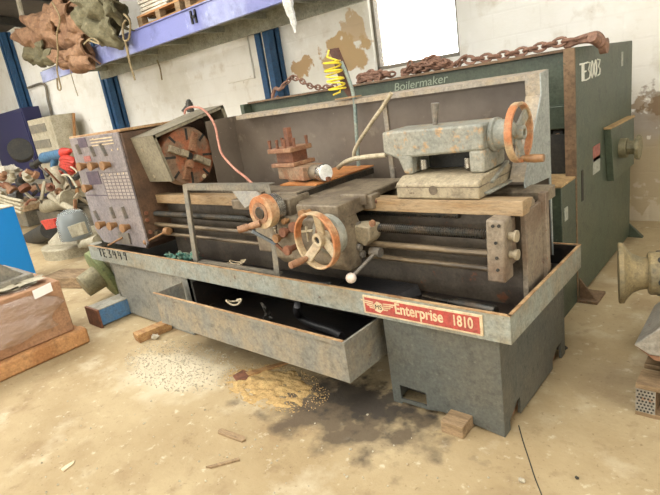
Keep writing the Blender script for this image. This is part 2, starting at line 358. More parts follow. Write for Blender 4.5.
def chain(path, ll, r, name, mt, label, group=None, hook=False):
    b = MB(); P = [Vector(p) for p in path]; d = 0; total = sum((P[i+1]-P[i]).length for i in range(len(P)-1)); k = 0
    def at(t):
        for i in range(len(P)-1):
            L_ = (P[i+1]-P[i]).length
            if t <= L_ or i == len(P)-2: return P[i].lerp(P[i+1], t/L_), (P[i+1]-P[i]).normalized()
            t -= L_
    while d < total:
        p, t = at(d); u = t.cross(Vector((0, 0, 1)))
        u = (u if u.length > .1 else Vector((1, 0, 0))).normalized(); w = u.cross(t)
        sd = (u+w*.3).normalized() if k % 2 else (w-u*.3).normalized()
        loop = [p + t*(ll*.62*math.cos(a)) + sd*(ll*.36*math.sin(a)) for a in [2*PI*i/10 for i in range(10)]]
        b.tube(loop, r, 6, closed=True); d += ll*.86; k += 1
    if hook:
        p, t = at(0); b.tube([p, p-t*.06, p-t*.12+Vector((0, 0, .04)), p-t*.18, p-t*.16-Vector((0, 0, .05)), p-t*.1-Vector((0, 0, .045))], r*2.2, 8, smooth=4)
    o = b.build(name, mt); return tag(o, label, 'chain', group)

# ------------------------------------------------------------------ setting
YW = 5.3
struct(B(-24, 4, -7, YW+.3, -.1, 0).build('floor', 'floor', origin=(0, 0, 0)))
b = MB()   # back wall with the window opening x -3.78..-2.68, z 1.74..3.3
b.box(-24, -3.78, YW, YW+.3, 0, 4.2); b.box(-2.68, 4, YW, YW+.3, 0, 4.2); b.box(-3.78, -2.68, YW, YW+.3, 0, 1.74); b.box(-3.78, -2.68, YW, YW+.3, 3.4, 4.2)
struct(b.build('wall_back', 'wall', origin=(0, 0, 0)))
struct(B(-24.3, -24, -7, YW+.3, 0, 5).build('wall_left', 'wall', origin=(0, 0, 0)))
struct(B(4, 4.3, -7, YW+.3, 0, 5).build('wall_right', 'wall', origin=(0, 0, 0)))
wn = thing('window_1', '', '', (-3.23, YW+.1, 1.74)); del wn['label']; del wn['category']; struct(wn)
b = MB(); b.box(-3.78, -3.74, YW+.05, YW+.13, 1.74, 3.4); b.box(-2.72, -2.68, YW+.05, YW+.13, 1.74, 3.4); b.box(-3.78, -2.68, YW+.05, YW+.13, 1.74, 1.78); b.box(-3.78, -2.68, YW+.05, YW+.13, 3.36, 3.4)
b.build('window_frame', 'frame', wn)
B(-3.74, -2.72, YW+.085, YW+.093, 1.78, 3.36).build('pane', 'pane', wn)
# roof: slopes up from the wall, with two open skylight strips letting the day in
b = MB()
def roofz(y): return 4.2 + (YW-y)*.16
def strip(x0, x1, y0, y1):
    n = 2; ys = [y0, y1]
    b.hexa([(x0, y0, roofz(y0)), (x1, y0, roofz(y0)), (x1, y1, roofz(y1)), (x0, y1, roofz(y1)), (x0, y0, roofz(y0)+.05), (x1, y0, roofz(y0)+.05), (x1, y1, roofz(y1)+.05), (x0, y1, roofz(y1)+.05)])
xs = [(-24, -13.6), (-12.6, -8.4), (-5.4, -2.0), (.6, 4)]
for x0, x1 in xs: strip(x0, x1, -7, YW)
for x0, x1 in ((-13.6, -12.6), (-8.4, -5.4), (-2.0, .6)): strip(x0, x1, -7, -5.5); strip(x0, x1, 2.6, YW)
struct(b.build('ceiling', 'roof', origin=(0, 0, 0)))
b = MB(); b.box(-24, 4, -7.3, -7, 0, 1.0); b.box(-24, 4, -7.3, -7, 4.0, 6.3); b.box(-24, -14, -7.3, -7, 1, 4); b.box(.5, 4, -7.3, -7, 1, 4)
struct(b.build('wall_front', 'wall', origin=(0, 0, 0)))
b = MB()
for k in range(10): x = -22+k*2.2; b.bar((x, YW-.02, 4.1), (x, -6.8, 4.1+12.1*.16), .1, .16)
struct(b.build('trim_1', 'dark', origin=(0, 0, 0)))
struct(MB().prism([(-3.78-.012, 0), (-3.78, 0), (-3.78, 3), (-3.78-.012, 3)], 'y', YW-.004, YW-.001).build('trim_2', 'wood_d')) if False else None

# columns
def column(x, w, label, z1=4.15):
    t = thing('steel_column', label, 'column', (x, YW-.2, 0), 'blue steel wall columns')
    b = MB(); y = YW
    b.box(x-w/2, x-w/2+.1, y-.24, y-.01, 0, z1); b.box(x+w/2-.1, x+w/2, y-.24, y-.01, 0, z1)
    b.box(x-w/2, x+w/2, y-.12, y-.09, 0, z1); b.box(x-w/2-.04, x+w/2+.04, y-.3, y, 0, .015)
    b.build('column_shaft', 'blue', t)
    return t
column(-14.45, .26, 'dark blue steel column at the far left beside the navy locker')
column(-9.95, .26, 'blue steel column rising behind the brown tarpaulins and the lathe headstock')
t = column(-5.40, .26, 'blue steel column with a white pipe between its flanges, above the splash guard')
MB().cyl((-5.40, YW-.2, 0), (-5.40, YW-.2, 3.6), .022).build('pipe', 'offwhite', t)
pa_, pb_ = W(218, 45, y=YW), W(256, 78, y=YW)
tag(B(pa_.x+.1, pb_.x, YW-.035, YW, pb_.z, pb_.z+1.0).build('wall_panel', 'wall', bevel=.01), 'shallow white plastered panel on the wall left of the blue column pair', 'panel')
b = MB(); b.tube([W(28, 88, y=YW-.05), W(44, 84, y=YW-.05), W(48, 100, y=YW-.05), W(52, 116, y=YW-.05), W(53, 124, y=YW-.05)], .03, 8, smooth=4)
tag(b.build('wall_conduit', 'frame'), 'bent grey conduit running down the wall beside the far left column', 'pipe')
b = MB(); b.tube([W(18, -2, y=4.6), W(22, 16, y=4.6), W(26, 22, y=4.6)], .05, 8)
tag(b.build('hanging_pipe', 'offwhite'), 'pale pipe hanging down from the roof near the upper left corner', 'pipe')

# ------------------------------------------------------------------ shelf of the mezzanine
ZB = 2.45
t = thing('storage_rack', 'blue beamed storage rack running along the wall high above the lathe', 'rack', (-5, 4.3, ZB))
b = MB(); y = 3.8
b.box(-7.64, -2.2, y, y+.05, ZB, ZB+.24); b.box(-7.64, -2.2, y-.02, y+.07, ZB+.24, ZB+.255); b.build('beam', 'purple_beam', t, bevel=.004)
B(-7.66, -7.54, y-.006, y+.056, ZB-.01, ZB+.26).build('beam_bracket', 'plastic_w', t)
b = MB(); b.box(-9.6, -7.7, y+.02, y+.07, ZB+.03, ZB+.2); b.build('beam', 'purple_beam', t)
b = MB(); b.box(-9.6, -2.2, 4.84, 4.9, ZB, ZB+.2); b.build('back_beam', 'deck', t)
for k in range(9): x = -9.3+k*.85; B(x, x+.05, 3.86, 4.85, ZB+.12, ZB+.2).build('cross_bar', 'deck', t)
B(-9.6, -2.2, 3.86, 4.9, ZB+.2, ZB+.225).build('deck', 'deck', t)
b = MB()
for dx in (-.05, .025): b.box(-5.06+dx, -5.06+dx+.025, 3.78, 3.795, ZB+.08, ZB+.22)
b.box(-5.11, -5.01, 3.78, 3.795, ZB+.135, ZB+.165)
b.build('beam_clip', 'black', t)
ZD = ZB+.27
def shelf_pallet(x0, x1, label, y0=3.85):
    t = thing('wooden_pallet', label, 'pallet', ((x0+x1)/2, y0+.4, ZD), 'pallets on the rack')
    for yy in (y0, y0+.4, y0+.8):
        for xx in (x0, (x0+x1)/2-.05, x1-.1): B(xx, xx+.1, yy, yy+.09, ZD+.02, ZD+.11).build('block', 'wood_d', t)
    b = MB()
    for k in range(6): b.box(x0, x1, y0+k*.16, y0+k*.16+.1, ZD+.11, ZD+.132)
    b.build('deck_boards', 'wood_y', t)
    b = MB()
    for yy in (y0, y0+.4, y0+.8): b.box(x0, x1, yy, yy+.09, ZD, ZD+.02)
    b.build('bottom_boards', 'wood', t)
shelf_pallet(-6.3, -5.35, 'pallet on the blue rack carrying the stacked white slabs beside the olive bag')
shelf_pallet(-5.25, -4.2, 'empty looking pallet on the blue rack right of the white slabs')
for k in range(8):
    o = MB().obox((-5.95+.02*(k % 3)-.03, 4.2, ZD+.155+k*.042), (.62, .6, .034), (0, 0, .03*(k % 2))).build('slab', 'white_sheet', bevel=.004)
    tag(o, 'white slab, %s in the stack on the pallet beside the olive bag' % ['lowest', 'second from the bottom', 'third from the bottom', 'fourth from the bottom', 'fourth from the top', 'third from the top', 'second from the top', 'topmost'][k], 'slab', 'white slabs stacked on the rack')
for k in range(3):
    o = MB().obox((-5.05+k*.3, 4.15, ZD+.2), (.22, .5, .13), (0, 0, .1*k)).build('timber_offcut', 'wood_d', bevel=.004)
    tag(o, ['left', 'middle', 'right'][k]+' of the three dirty timber offcuts on the pallet right of the slabs', 'timber', 'timber offcuts on the rack')
# tarpaulins: crumpled sheets with folds
def cloth(cx, cy, cz, sx, sy, sz, amp, seed, name, mt, label, fr=2.4, n=40):
    b = MB(); b.blob((cx, cy, cz), (sx, sy, sz), amp, fr, n, seed)
    for i, v in enumerate(b.v):
        p = Vector(v); k = noise.noise(Vector((p.x*3.1+seed, p.y*5, p.z*7))); f = abs(noise.noise(Vector((p.x*5+p.z*4, p.y*4, seed))))
        b.v[i] = (p.x+k*.05, p.y-f*.14, p.z+k*.06-f*.05)
    return tag(b.build(name, mt, ang=60), label, 'tarpaulin')
def folds(p, name, mt, label, seed, grp=None):
    """sheets folded over each other: ribbons of cloth with thickness"""
    rnd = random.Random(seed); b = MB()
    for (a, c, w) in p:
        a, c = Vector(a), Vector(c); d = c-a; n = 22; m_ = 14; vs = []; u = Vector((0, -.35, 1)).normalized()
        ph = rnd.random()*6
        for i in range(n+1):
            for j in range(m_+1):
                t, s_ = i/n, j/m_
                q = a + d*t + u*(w*(s_-.5)) + Vector((0, -1, 0))*(.09*math.sin(PI*s_)+.035*math.sin(ph+t*9+s_*3)) + Vector((0, 0, -.1*w*math.sin(PI*t)))
                q += Vector((noise.noise(q*6+Vector((seed, 0, 0))), noise.noise(q*6+Vector((0, seed, 0))), noise.noise(q*6+Vector((0, 0, seed)))))*.07 + Vector((0, -1, .3))*(.05*abs(noise.noise(q*11))+.02*noise.noise(q*25))
                vs.append(q)
        k = len(vs); vs2 = vs+[v+Vector((0, .03, .006)) for v in vs]; fs = []
        for i in range(n):
            for j in range(m_):
                x = i*(m_+1)+j; fs.append((x, x+1, x+m_+2, x+m_+1)); fs.append((k+x, k+x+m_+1, k+x+m_+2, k+x+1))
        bd = [j for j in range(m_)]+[i*(m_+1)+m_ for i in range(n)]+[n*(m_+1)+m_-j for j in range(m_)]+[(n-i)*(m_+1) for i in range(n)]
        for q in range(len(bd)): a_, c_ = bd[q], bd[(q+1) % len(bd)]; fs.append((a_, k+a_, k+c_, c_))
        b.add(vs2, fs)
    return b, name, mt, label
ty = 3.7
P = lambda x, y, d=ty: W(x, y, y=d)
b = MB(); b.blob(P(66, 22, 4.0), (1.0, .4, .33), .25, 2.5, 40, 3)
f1, *_ = folds([(P(26, 42), P(62, 30), .42), (P(36, 30), P(78, 16), .4), (P(50, 36), P(90, 42), .3), (P(60, 20), P(86, 28), .35), (P(30, 26, 3.85), P(70, 6, 3.85), .3), (P(24, 40, 3.8), P(40, 50, 3.8), .3)], '', '', '', 5)
b.add(f1.v, f1.f)
tag(b.build('tarpaulin', 'tarp', ang=55), 'heap of brown folded tarpaulin at the left end of the blue rack', 'tarpaulin')
b = MB()
q = [P(54, 62, 3.62), P(76, 44, 3.6), P(86, 43, 3.65), P(92, 54, 3.7), P(92, 69, 3.7), P(72, 66, 3.6)]
f2, *_ = folds([(P(56, 60, 3.66), P(92, 52, 3.66), .3), (P(62, 62, 3.64), P(92, 64, 3.64), .2)], '', '', '', 8); b.add(f2.v, f2.f)
n = len(q); b.add(q+[v+Vector((0, .05, 0)) for v in q], [tuple(range(n)), tuple(range(2*n-1, n-1, -1))]+[(i, (i+1) % n, n+(i+1) % n, n+i) for i in range(n)])
tag(b.build('tarpaulin', 'tarp', ang=55), 'light brown tarpaulin corner folded to a point over the blue beam', 'tarpaulin')
f3, *_ = folds([(P(30, 58), P(50, 50), .3), (P(34, 60), P(56, 56), .22)], '', '', '', 11)
tag(f3.build('canvas_bundle', 'olive', ang=55), 'small olive canvas bundle poking out below the brown tarpaulins', 'canvas')
b = MB(); b.blob(P(103, 14, 3.95), (.48, .34, .4), .22, 1.8, 44, 9)
f4, *_ = folds([(P(82, 20, 3.62), P(108, 4, 3.62), .3), (P(84, 8, 3.62), P(120, -6, 3.66), .3), (P(92, 32, 3.66), P(122, 30, 3.66), .38), (P(112, 8, 3.62), P(124, 18, 3.66), .3)], '', '', '', 21); b.add(f4.v, f4.f)
tag(b.build('canvas_bag', 'olive', ang=55), 'large round olive canvas bag sitting on the blue rack', 'bag')
def rope(px, y, label, r=.012):
    b = MB(); b.tube([W(a, c, y=y) for a, c in px], r, 6, smooth=5)
    return tag(b.build('rope', 'rope'), label, 'rope', 'ropes hanging from the rack')
rope([(52, 2), (60, 18), (57, 34), (58, 52), (57, 70), (61, 88), (58, 89), (57, 78)], 3.5, 'rope tied around the brown tarpaulin heap ending in a loop')
rope([(70, 70), (74, 84), (78, 96)], 3.6, 'thin rope end hanging below the brown tarpaulin point', .006)
rope([(84, 44), (92, 38), (100, 44), (88, 40)], 3.55, 'short rope wound across the brown tarpaulin beside the olive bag')
rope([(124, 14), (130, 22), (129, 38), (124, 40), (123, 26), (126, 20)], 3.55, 'rope loop hanging from the side of the olive bag')
rope([(125, 40), (129, 60), (135, 80), (130, 62), (127, 46)], 3.6, 'frayed rope ends hanging below the blue beam under the olive bag')
b = MB()
pts = [(286, -4), (290, 8), (293, 20), (296, 33), (293, 31), (290, 22), (287, 10)]
b.tube([W(a, c, y=3.7) for a, c in ((287, -6), (289, 8), (293, 20), (295, 33))], [.05, .04, .03, .012], 6, smooth=4)
tag(b.build('hanging_plastic_strip', 'plastic_w'), 'torn white plastic strip hanging from the right end of the rack', 'plastic')
rope([(157, 60), (160, 68), (162, 80)], 4.8, 'dark hook of cord hanging against the wall below the rack', .012)

# ------------------------------------------------------------------ the lathe
Lt = thing('lathe', 'large grey metalworking lathe with a red name plate standing on the dusty floor', 'lathe', (-2.7, 2.2, 0))
def part(b, n, mt, bev=0, parent=None, ang=38): return b.build(n, mt, parent or Lt, bevel=bev, ang=ang)
# right plinth: sheet front with a notch, side with two notches
b = MB(); x0, x1, y0, y1, zt = -1.43, -.84, 1.82, 2.64, .5
b.prism([(x0, .11), (x1, .11), (x1, zt), (x0, zt)], 'y', y0, y0+.012); b.prism([(x0, .0), (x0+.05, 0), (x0+.05, .11), (x0, .11)], 'y', y0, y0+.012); b.prism([(x0+.05, .012), (x0+.2, .015), (x0+.2, .035), (x0+.05, .03)], 'y', y0, y0+.012); b.prism([(x0+.2, .015), (x0+.28, .03), (x0+.42, .02), (x1, 0), (x1, .11), (x0+.2, .11)], 'y', y0, y0+.012)
y0 += .012; b.prism([(y0, 0), (y0+.05, .0), (y0+.05, .05), (y0+.14, .1), (y0+.17, .1), (y0+.17, .012), (y1-.2, .012), (y1-.2, .06), (y1-.13, .1), (y1-.06, .1), (y1-.06, 0), (y1, 0), (y1, zt), (y0, zt)], 'x', x1-.014, x1); y0 -= .012
b.box(x0, x1-.014, y1-.012, y1, .02, zt); b.box(x0, x0+.012, y0+.012, y1-.012, .0, zt)
part(b, 'right_plinth', 'cabinet')
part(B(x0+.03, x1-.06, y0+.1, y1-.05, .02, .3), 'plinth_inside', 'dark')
part(B(x1-.09, x1-.03, y0+.1, y0+.24, .0, .07), 'levelling_pad', 'rust_l', .004); part(B(x1-.09, x1-.03, y1-.2, y1-.07, .0, .07), 'levelling_pad', 'rust_l', .004)
b = MB(); x0, x1 = -4.26, -3.12
b.prism([(x0+.04, .02), (x1-.1, 0), (x1-.1, .07), (x1, .07), (x1, .5), (x0-.06, .5)], 'y', 1.82, 1.835); b.box(x1-.015, x1, 1.82, 2.64, .07, .5); b.box(x0, x1, 2.62, 2.64, .02, .5)
b.prism([(1.82, .03), (2.64, .03), (2.64, .5), (1.82, .5)], 'x', x0-.03, x0-.015)
part(b, 'left_plinth', 'cabinet_l')
part(B(-3.24, -3.14, 1.85, 1.95, .0, .07), 'levelling_pad', 'rust_l', .004)
# rear link panel between plinths
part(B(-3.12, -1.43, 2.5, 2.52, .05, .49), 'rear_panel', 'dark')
# chip pan between the plinths
b = MB(); x0, x1, y0, y1, z0, z1 = -3.2, -1.5, 1.59, 2.2, .215, .435
def opanel(p): return p
b.hexa([(x0, y0, z0), (x1, y0, z0), (x1, y0+.006, z0), (x0, y0+.006, z0), (x0, y0, z1), (x1, y0, z1), (x1, y0+.006, z1), (x0, y0+.006, z1)])
b.box(x1-.006, x1, y0+.006, y1, z0, z1); b.box(x0, x0+.006, y0+.006, 1.81, z0, z1)
b.box(x0, x1, y0-.012, y0, z1-.012, z1+.008)
b.box(x1, x1+.012, y0-.012, y1, z1-.012, z1+.008)
dr = part(b, 'chip_drawer', 'drawer')
part(B(x0, x1, y0-.0125, y0+.004, z1+.008, z1+.0105), 'drawer_rim', 'rim', parent=dr)
b = MB(); b.box(x0+.007, x1-.007, y0+.007, y1, z0+.001, z0+.007); b.box(-3.11, -3.104, 1.84, y1, z0, z1); b.box(-3.1, x1-.006, y1, y1+.006, z0, z1)
b.box(x0+.007, x1-.008, y0+.0065, y0+.009, z0+.007, z1-.01); b.box(x1-.009, x1-.0065, y0+.01, y1, z0+.007, z1-.01); part(b, 'drawer_lining', 'pan_in', parent=dr)
# main tray
x0, x1, y0, y1, z0, z1 = -4.62, -.775, 1.79, 2.72, .487, .612
b = MB()
b.box(x0+.05, x1, y0, y0+.008, z0, z1); b.box(x1-.008, x1, y0+.008, y1-.008, z0, z1); b.box(x0+.05, x1, y1-.008, y1, z0, z1); b.box(x0, x0+.008, y0+.06, y1, z0, z1)
b.cyl((x0+.06, y0+.06, z0), (x0+.06, y0+.06, z1), .06, n=24)
b.box(x0+.008, x1-.008, y0+.008, y1-.008, z0, z0+.008)
tr = part(b, 'coolant_tray', 'tray')
b = MB(); b.box(x0+.05, x1+.003, y0-.003, y0+.012, z1, z1+.004); b.box(x1-.012, x1+.003, y0, y1, z1, z1+.004); b.box(x0+.05, x1, y1-.012, y1+.003, z1, z1+.004)
part(b, 'tray_rim', 'rim', parent=tr)
b = MB(); b.box(x0+.02, x1-.009, y0+.01, y1-.009, z0+.009, z0+.013); b.box(x0+.06, x1-.01, y0+.0085, y0+.0105, z0+.01, z1-.004); b.box(x1-.011, x1-.009, y0+.01, y1-.01, z0+.01, z1-.004); b.box(x0+.06, x1-.01, y1-.011, y1-.009, z0+.01, z1-.004)
part(b, 'tray_lining', 'pan_in', parent=tr)
# name plate (reads over the lip front); px 363,297 -> 483,337
pa = W(363.5, 296.5, y=1.79); pb = W(483, 317.5, y=1.79); pz0, pz1 = .506, .6
npx0, npx1 = pa.x, pb.x
np_ = part(B(npx0, npx1, 1.780, 1.789, pz0, pz1), 'name_plate', 'letter', .001)
part(B(npx0+.012, npx1-.012, 1.7785, 1.7802, pz0+.009, pz1-.009), 'plate_field', 'red', parent=np_)
Wp = npx1-npx0
text('Enterprise', (npx0+Wp*.30, 1.7782, pz0+.03), (PI/2, 0, 0), .075, 'letter', np_, bold=.0016, xs=Wp*.45/.345)
text('1810', (npx0+Wp*.775, 1.7782, pz0+.028), (PI/2, 0, 0), .07, 'letter', np_, bold=.0014, xs=Wp*.18/.158)
b = MB(); ex = npx0+Wp*.15; ez = (pz0+pz1)/2
for s_ in (-1, 1):
    for k in range(4): b.hexa([(ex+s_*.028, 1.7775, ez+.016-k*.01), (ex+s_*(.10-k*.016), 1.7775, ez+.02-k*.011), (ex+s_*(.10-k*.016), 1.7782, ez+.02-k*.011), (ex+s_*.028, 1.7782, ez+.016-k*.01),
        (ex+s_*.028, 1.7775, ez+.022-k*.01), (ex+s_*(.104-k*.016), 1.7775, ez+.027-k*.011), (ex+s_*(.104-k*.016), 1.7782, ez+.027-k*.011), (ex+s_*.028, 1.7782, ez+.022-k*.01)])
b.lathe((ex, 1.7782, ez-.002), (0, -1, 0), [(0, .03), (.0008, .03)], 6)
part(b, 'emblem', 'letter', parent=np_)
text('MS', (ex-.021, 1.7772, ez-.013), (PI/2, 0, 0), .034, 'ink', np_, name='emblem_letters')
pw = W(101.5, 261, y=1.79)
handwritten('TE3449', (pw.x, 1.788, .532), (1.6, 0, .03), (0, 0, 1), .068, .056, .005, 'ink', Lt)
# bed
b = MB()
b.prism([(2.05, .95), (2.12, .95), (2.14, .97), (2.17, 1.005), (2.1, 1.015), (2.05, 1.015)], 'x', -3.69, -.807)
part(b, 'front_way', 'way', .002)
b = MB(); b.prism([(2.19, .97), (2.22, .99), (2.25, .97), (2.25, .94), (2.19, .94)], 'x', -3.69, -.83); part(b, 'inner_way', 'cast')
b = MB(); b.prism([(2.33, .945), (2.43, .945), (2.43, 1.0), (2.36, 1.0), (2.33, .985)], 'x', -3.69, -.80); part(b, 'rear_way', 'cast', .002)
b = MB(); b.box(-3.69, -.84, 2.13, 2.15, .5, .955); b.box(-3.69, -.84, 2.35, 2.4, .5, .95)
for x in (-3.4, -2.9, -2.4, -1.9, -1.4): b.box(x, x+.03, 2.15, 2.35, .5, .93)
part(b, 'bed_casting', 'bedweb')
b = MB(); b.prism([(2.11, .5), (2.3, .5), (2.34, .62), (2.34, .95), (2.11, .95)], 'x', -.845, -.82); b.box(-.835, -.80, 2.3, 2.34, .5, .99)

part(b, 'bed_end_casting', 'bedend', .003)
b = MB(); b.box(-1.8, -1.13, 2.1, 2.13, .925, .95)
for k in range(48): x = -1.8+k*.014; b.box(x, x+.007, 2.1, 2.13, .912, .926)
part(b, 'gear_rack', 'steel_dark')
b = MB(); b.box(-3.69, -2.3, 2.1, 2.125, .935, .95)
part(b, 'rack_rail', 'rust_l')
# shafts
b = MB(); prof = []; L_ = 2.85; n = 240
for k in range(n): prof += [(k*L_/n, .024), ((k+.5)*L_/n, .0195)]
b.lathe((-3.72, 2.02, .872), (1, 0, 0), prof, 12); part(b, 'lead_screw', 'steel_dark', ang=20)
b = MB(); b.cyl((-3.72, 2.0, .79), (-.9, 2.0, .79), .017); part(b, 'feed_shaft', 'shaft')
b = MB(); b.cyl((-3.72, 2.0, .72), (-.9, 2.0, .72), .014); b.cyl((-3.74, 1.99, .72), (-3.66, 1.99, .72), .026); part(b, 'control_shaft', 'shaft')
b = MB(); b.prism([(-.945, .672), (-.862, .672), (-.856, .95), (-.935, .955)], 'y', 1.965, 2.06); b.box(-.92, -.87, 2.03, 2.13, .72, .93)
eb = part(b, 'end_bracket', 'bedend', .01)
for (px, py) in ((493, 226), (499, 226), (496, 243), (497, 258), (498, 270)):
    p = W(px, py, y=1.965); b = MB(); b.cyl(p, p-Vector((0, .006, 0)), .007, n=10); part(b, 'bolt', 'dark', parent=eb)
for (z, r) in ((.872, .026), (.79, .024)):
    b = MB(); b.cyl((-.86, 2.02, z), (-.835, 2.02, z), r*.7); b.cyl((-.835, 2.02, z), (-.822, 2.02, z), r); part(b, 'shaft_end', 'tail_base', .002)
# headstock
b = MB(); b.prism([(-4.55, .66), (-4.5, .61), (-3.74, .61), (-3.70, .66), (-3.70, 1.52), (-4.55, 1.53)], 'y', 1.905, 2.72)
hs = part(b, 'headstock', 'headstock', .01)
b = MB(); b.box(-4.58, -3.69, 1.9, 2.73, 1.525, 1.545); part(b, 'headstock_cover', 'rim', .003, hs)
b = MB(); b.prism([(-4.56, .72), (-4.46, .62), (-3.74, .625), (-3.7, .66), (-3.715, 1.525), (-4.565, 1.53)], 'y', 1.888, 1.904)
cp = part(b, 'control_panel', 'panel', .003, Lt)
part(B(-4.54, -3.74, 1.8875, 1.8885, 1.04, 1.048), 'panel_seam', 'purple', parent=cp)
def onp(px, py): return W(px, py, y=1.886)
def plate(q, n, mt, dy=.002, par=cp):
    b = MB(); v = [onp(*p) for p in q]; k = len(v)
    return part(b.add(v+[p-Vector((0, dy, 0)) for p in v], [tuple(range(k)), tuple(range(2*k-1, k-1, -1))]+[(i, (i+1) % k, k+(i+1) % k, k+i) for i in range(k)]), n, mt, parent=par)
plate([(77, 138.5), (85, 137.5), (88, 147), (80, 148)], 'dark_plate', 'purple')
plate([(83.5, 156.5), (90, 155.5), (91.5, 161), (85, 162)], 'warning_plate', 'sticker_red')
plate([(86, 172), (98, 171), (102, 184), (90, 185)], 'small_plate', 'purple')
ch = plate([(101, 173), (128, 171.5), (136, 199), (109, 199)], 'feed_chart', 'chart')
for k in range(9):
    t_ = k/8; b = MB(); a, c = onp(101+8*t_, 173+26*t_), onp(128+8*t_, 171.5+27.5*t_); b.bar(a-Vector((0, .0025, 0)), c-Vector((0, .0025, 0)), .0025, .006); part(b, 'chart_line', 'chart_line', parent=ch)
for k in range(8):
    t_ = k/7; b = MB(); a, c = onp(101+27*t_, 173-1.5*t_), onp(109+27*t_, 199); b.bar(a-Vector((0, .0025, 0)), c-Vector((0, .0025, 0)), .0025, .006); part(b, 'chart_line', 'chart_line', parent=ch)
for k in range(3): b = MB(); b.bar(onp(90+k, 140+3*k)-Vector((0, .002, 0)), onp(112+k, 137+3*k)-Vector((0, .002, 0)), .002, .008); part(b, 'panel_print', 'letter', parent=cp)
for (px, py) in ((89, 165.5), (100, 165), (112.5, 164.5), (94, 187), (107.5, 223.6), (119, 224.5), (132, 226.4)):
    p = onp(px-3, py); b = MB(); d = Vector((.12, -1, .02)).normalized()
    b.lathe(p, d, [(0, .022), (.02, .024), (.06, .036), (.068, .034)], 16)
    kb = part(b, 'selector_knob', 'knob', parent=cp)
for (px, py, dx, dz) in ((79, 148, .02, -.05), (93, 150, .02, -.05), (103.5, 148, .03, -.06), (97, 214, .03, -.05), (113, 211, .012, -.06), (125, 211, .012, -.06)):
    p = onp(px, py)-Vector((0, .01, 0)); b = MB(); b.bar(p+Vector((-dx*.6, 0, -dz*.6)), p+Vector((dx, 0, dz)), .016, .03, up=(0, -1, 0)); part(b, 'pointer_lever', 'lever', .003, cp)
for (px, py) in ((112, 150), (118, 149), (93, 139), (102, 175), (110, 175), (118, 174), (124, 173)):
    p = onp(px, py); b = MB(); b.cyl(p, p-Vector((0, .004, 0)), .008, n=10); part(b, 'indicator_dot', 'letter', parent=cp)
sw = plate([(119, 232), (129, 233), (132, 244), (121, 243)], 'switch_plate', 'lever', .012)
b = MB(); p = onp(124, 237)-Vector((0, .01, 0)); b.cyl(p, onp(115, 243)-Vector((0, .06, 0)), .008); part(b, 'toggle', 'knob', parent=sw)
b = MB(); a, c = W(167, 231, y=1.97), W(146, 242, y=1.9); b.cyl(a, c, .008); b.sphere(c, .024); b.cyl(a-Vector((.02, 0, 0)), a+Vector((.03, 0, 0)), .028); part(b, 'clutch_lever', 'knob')
for (px, py) in ((146, 213), (150, 232), (147, 220)):
    p = W(px, py, x=-3.69); b = MB(); b.cyl(p, p+Vector((.008, 0, 0)), .016, n=12); part(b, 'bolt', 'rust', parent=hs)
# spindle nose and chuck
CY, CZ = 2.245, 1.272
b = MB(); b.cyl((-3.7, CY, CZ), (-3.5, CY, CZ), .12, n=32); part(b, 'spindle_nose', 'steel_dark')
b = MB(); b.lathe((-3.52, CY, CZ), (1, 0, 0), [(0, .2), (.01, .222), (.1, .222), (.115, .215)], 56)
chk = part(b, 'chuck', 'chuckm')
base_a = math.radians(62)
for k in range(8):
    an = base_a + k*PI/4+PI/8; r0, r1 = ((.15, .215) if k % 2 else (.12, .205))
    b = MB(); u = Vector((0, math.cos(an), math.sin(an))); c0 = Vector((-3.4035, CY, CZ)); b.bar(c0+u*r0, c0+u*r1, .018, .003, up=(1, 0, 0)); part(b, 'slot', 'dark', parent=chk)
for k in range(4):
    an = base_a+k*PI/2; u = Vector((0, math.cos(an), math.sin(an))); b = MB(); c0 = Vector((-3.405, CY, CZ))
    b.bar(c0+u*.035+Vector((.012, 0, 0)), c0+u*.185+Vector((.012, 0, 0)), .05, .024, up=(1, 0, 0))
    b.bar(c0+u*.035+Vector((.034, 0, 0)), c0+u*.09+Vector((.034, 0, 0)), .045, .03, up=(1, 0, 0))
    for q in range(6): b.bar(c0+u*(.1+q*.014)+Vector((.026, 0, 0)), c0+u*(.107+q*.014)+Vector((.026, 0, 0)), .046, .008, up=(1, 0, 0))
    part(b, 'chuck_jaw', 'rust_l' if k in (0, 2) else 'tail_base', .002, chk)
b = MB(); p = W(204, 176, x=-3.404); b.cyl(p, p+Vector((.006, 0, 0)), .016); part(b, 'face_bolt', 'letter', parent=chk)
part(MB().cyl((-3.41, CY, CZ), (-3.4, CY, CZ), .03), 'chuck_bore', 'dark', parent=chk)
# chuck guard: tilted open box
a11 = math.radians(11.5); u = Vector((0, math.cos(a11), math.sin(a11))); w = Vector((0, math.sin(a11), -math.cos(a11))); O = Vector((0, 1.97, 1.468))
def gq(poly, xa, xb):   # polygon in (u,w) extruded along x
    return [(O+u*p[0]+w*p[1]).yz[:] for p in poly], 'x', xa, xb
b = MB(); XA, XB = -3.74, -3.38
b.prism(*gq([(0, 0), (.68, 0), (.68, .006), (0, .006)], XA, XB)); b.prism(*gq([(0, 0), (.006, 0), (.006, .355), (0, .355)], XA, XB)); b.prism(*gq([(.674, 0), (.68, 0), (.68, .17), (.674, .17)], XA, XB))
b.prism(*gq([(0, 0), (.68, 0), (.68, .17), (.5, .22), (.16, .355), (0, .355)], XA, XA+.006))
for poly in ([(0, 0), (.68, 0), (.68, .024), (0, .024)], [(0, 0), (.02, 0), (.02, .355), (0, .355)], [(.65, 0), (.68, 0), (.68, .17), (.65, .17)]): b.prism(*gq(poly, XB-.004, XB))
cg = part(b, 'chuck_guard', 'guard', .001)
part(MB().prism(*gq([(.007, .007), (.673, .007), (.673, .16), (.49, .21), (.15, .345), (.007, .345)], XA+.007, XA+.009)), 'guard_lining', 'guard_in', parent=cg)
